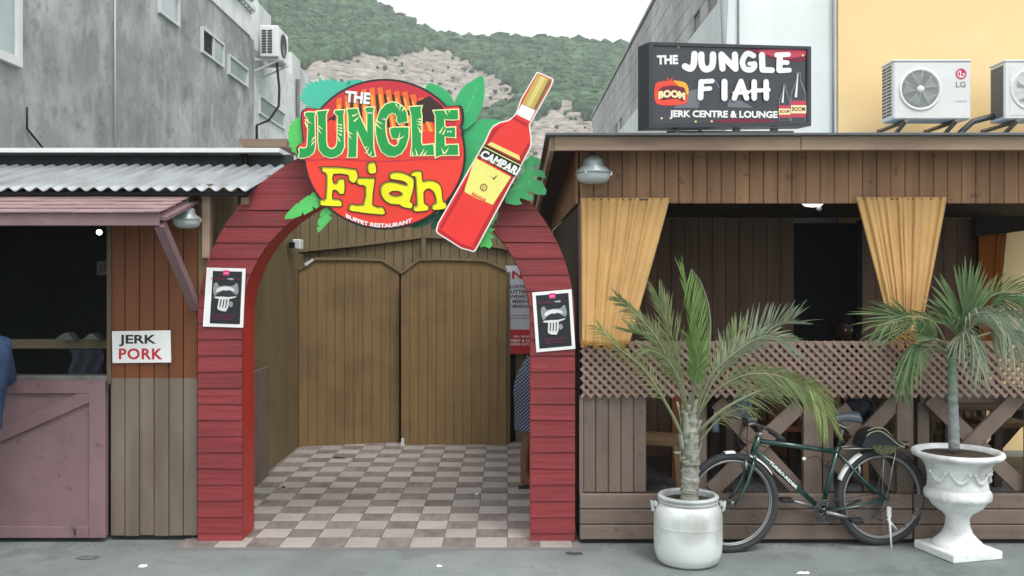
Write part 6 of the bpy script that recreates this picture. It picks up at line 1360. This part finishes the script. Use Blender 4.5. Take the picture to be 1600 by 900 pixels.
chair(X(1478, 7.9), 7.9, 2.2, M_ch2, 'wooden chair behind the slender palm trunk')
chair(X(1560, 8.3), 8.3, .2, M_ch, 'wooden chair at the far right end of the lounge')
MB().bx(X(1050, 8.0), X(1066, 8.0), 8.0, 8.09, .11, 1.0).build('counter_leg', M_ch3, None, (X(1058, 8), 8, .11)); own(bpy.data.objects['counter_leg'], 'amber wooden counter end standing behind the palm trunk', 'counter')
def table(x_, y_, label):
    t_ = thing('table', label, 'table', (x_, y_, .11), 'dark lounge tables'); MB().bx(x_-.4, x_+.4, y_-.35, y_+.35, .83, .87, bev=.006).build('tabletop', M_dark, t_)
    for a in (-.34, .34):
        for b in (-.29, .29): MB().bx(x_+a-.03, x_+a+.03, y_+b-.03, y_+b+.03, .11, .83).build('leg', M_dark, t_)
table(X(1190, 7.7), 7.7, 'dark table behind the first X brace of the lounge'); table(X(1400, 8.3), 8.3, 'dark table behind the post near the bicycle bag'); table(X(1520, 7.4), 7.4, 'dark table behind the brace right of the slender palm')
q = MB(); q.grid(12, 10, lambda u, v: P(1147+25*u+2*math.sin(v*5), 618+(36+6*math.sin(u*3))*v, 6.9)+Vector((0, .05*math.sin(u*9+v*2), 0)))
o_ = q.build('blue_cloth', pm('blue_cloth', c(74, 94, 150), .8), None, P(1160, 655, 6.9)); so = o_.modifiers.new('t', 'SOLIDIFY'); so.thickness = .01; own(o_, 'bright blue cloth hanging under the lattice above the bicycle handlebar', 'cloth')
bt_ = thing('bottle', 'small pale blue bottle on the table left of the blue cloth', 'bottle', P(1118, 675, 7.5)); bz = P(1118, 675, 7.5)
MB().lathe([(.0001, 0), (.03, 0), (.032, .01), (.032, .1), (.014, .13), (.013, .15)], bz, 16).build('body', pm('pale_blue_plastic', c(150, 160, 190), .3), bt_); MB().lathe([(.015, .15), (.015, .165), (.0001, .165)], bz, 12).build('cap', M_white, bt_)
q = MB(); q.grid(16, 12, lambda u, v: P(1326+42*u, 622+(40-8*math.sin(u*3.1))*v, 7.5)+Vector((0, .05*math.sin(u*7+v*4)+.03*math.sin(v*9), .01*math.sin(u*14))))
o_ = q.build('jacket', pm('dark_jacket', c(40, 44, 56), .85, .5, 22), None, P(1345, 660, 7.5)); so = o_.modifiers.new('t', 'SOLIDIFY'); so.thickness = .02; own(o_, 'dark patterned jacket hung over a chair above the bicycle saddle', 'jacket')
# ================================================================= LITTER ON THE GROUND
def scrap(px, py, w_, h_, rgb, label, cat, Yz=0.0, nm='litter'):
    Y = H*F/(py-VY)*(1-Yz/H); ce = Vector((X(px, Y), Y, Yz)); rr = random.Random(px); pts = []
    q = MB(); n_ = 9; rim = [ce+Vector((w_*.5*math.cos(i*2*math.pi/n_)*rr.uniform(.7, 1.1), h_*.5*math.sin(i*2*math.pi/n_)*rr.uniform(.7, 1.1), .004)) for i in range(n_)]
    top = [ce+(r_-ce)*rr.uniform(.5, .8)+Vector((0, 0, rr.uniform(.006, .016))) for r_ in rim]
    q.add(rim+top+[ce+Vector((0, 0, .012))], [(i, (i+1) % n_, n_+(i+1) % n_, n_+i) for i in range(n_)]+[(n_+i, n_+(i+1) % n_, 2*n_) for i in range(n_)])
    own(q.build(nm, pm('scrap_%d_%d_%d' % rgb, c(*rgb), .8), None, ce), label, cat)
scrap(222, 886, .07, .05, (230, 234, 232), 'small white paper scrap on the street in front of the stall boards', 'litter')
scrap(138, 872, .17, .09, (88, 92, 90), 'dark flattened patch of rubber on the street in front of the half door', 'litter')
scrap(530, 716, .15, .07, (60, 56, 54), 'crushed dark wrapper on the tiles near the left gate', 'litter', .014)
scrap(686, 886, .04, .03, (236, 238, 236), 'tiny white scrap on the street before the tiled passage', 'litter')
scrap(898, 866, .13, .04, (62, 62, 60), 'dark twig lying on the street by the right pier', 'litter')
scrap(745, 773, .03, .03, (230, 230, 226), 'white crumb on the tiles in front of the right gate', 'litter', .014)
scrap(1255, 897, .1, .03, (236, 238, 238), 'white paper edge on the street between barrel and urn', 'litter')
scrap(443, 762, .03, .03, (40, 40, 40), 'small black speck on the left tiles of the passage', 'litter', .014)
rr = random.Random(9); q = MB()
for i in range(260):
    y_ = rr.uniform(4.9, 6.25); x_ = rr.uniform(-3.6, 3.6); s_ = rr.uniform(.002, .006); q.ball((x_, y_, s_*.4), s_, 0, 1, (1, 1, .6))
for i in range(420):          # debris gathered along the foot of the walls
    x_ = rr.uniform(-3.8, 4.2); y_ = 6.42-abs(rr.gauss(0, .05)); s_ = rr.uniform(.002, .007)
    if -1.85 < x_ < .15: continue
    q.ball((x_, y_, s_*.4), s_, 0, 1, (1.3, 1, .5))
g_ = q.build('grit', pm('grit', c(110, 114, 112), .9), None, (0, 5.6, 0)); own(g_, 'fine grit scattered over the street concrete', 'grit')['kind'] = 'stuff'
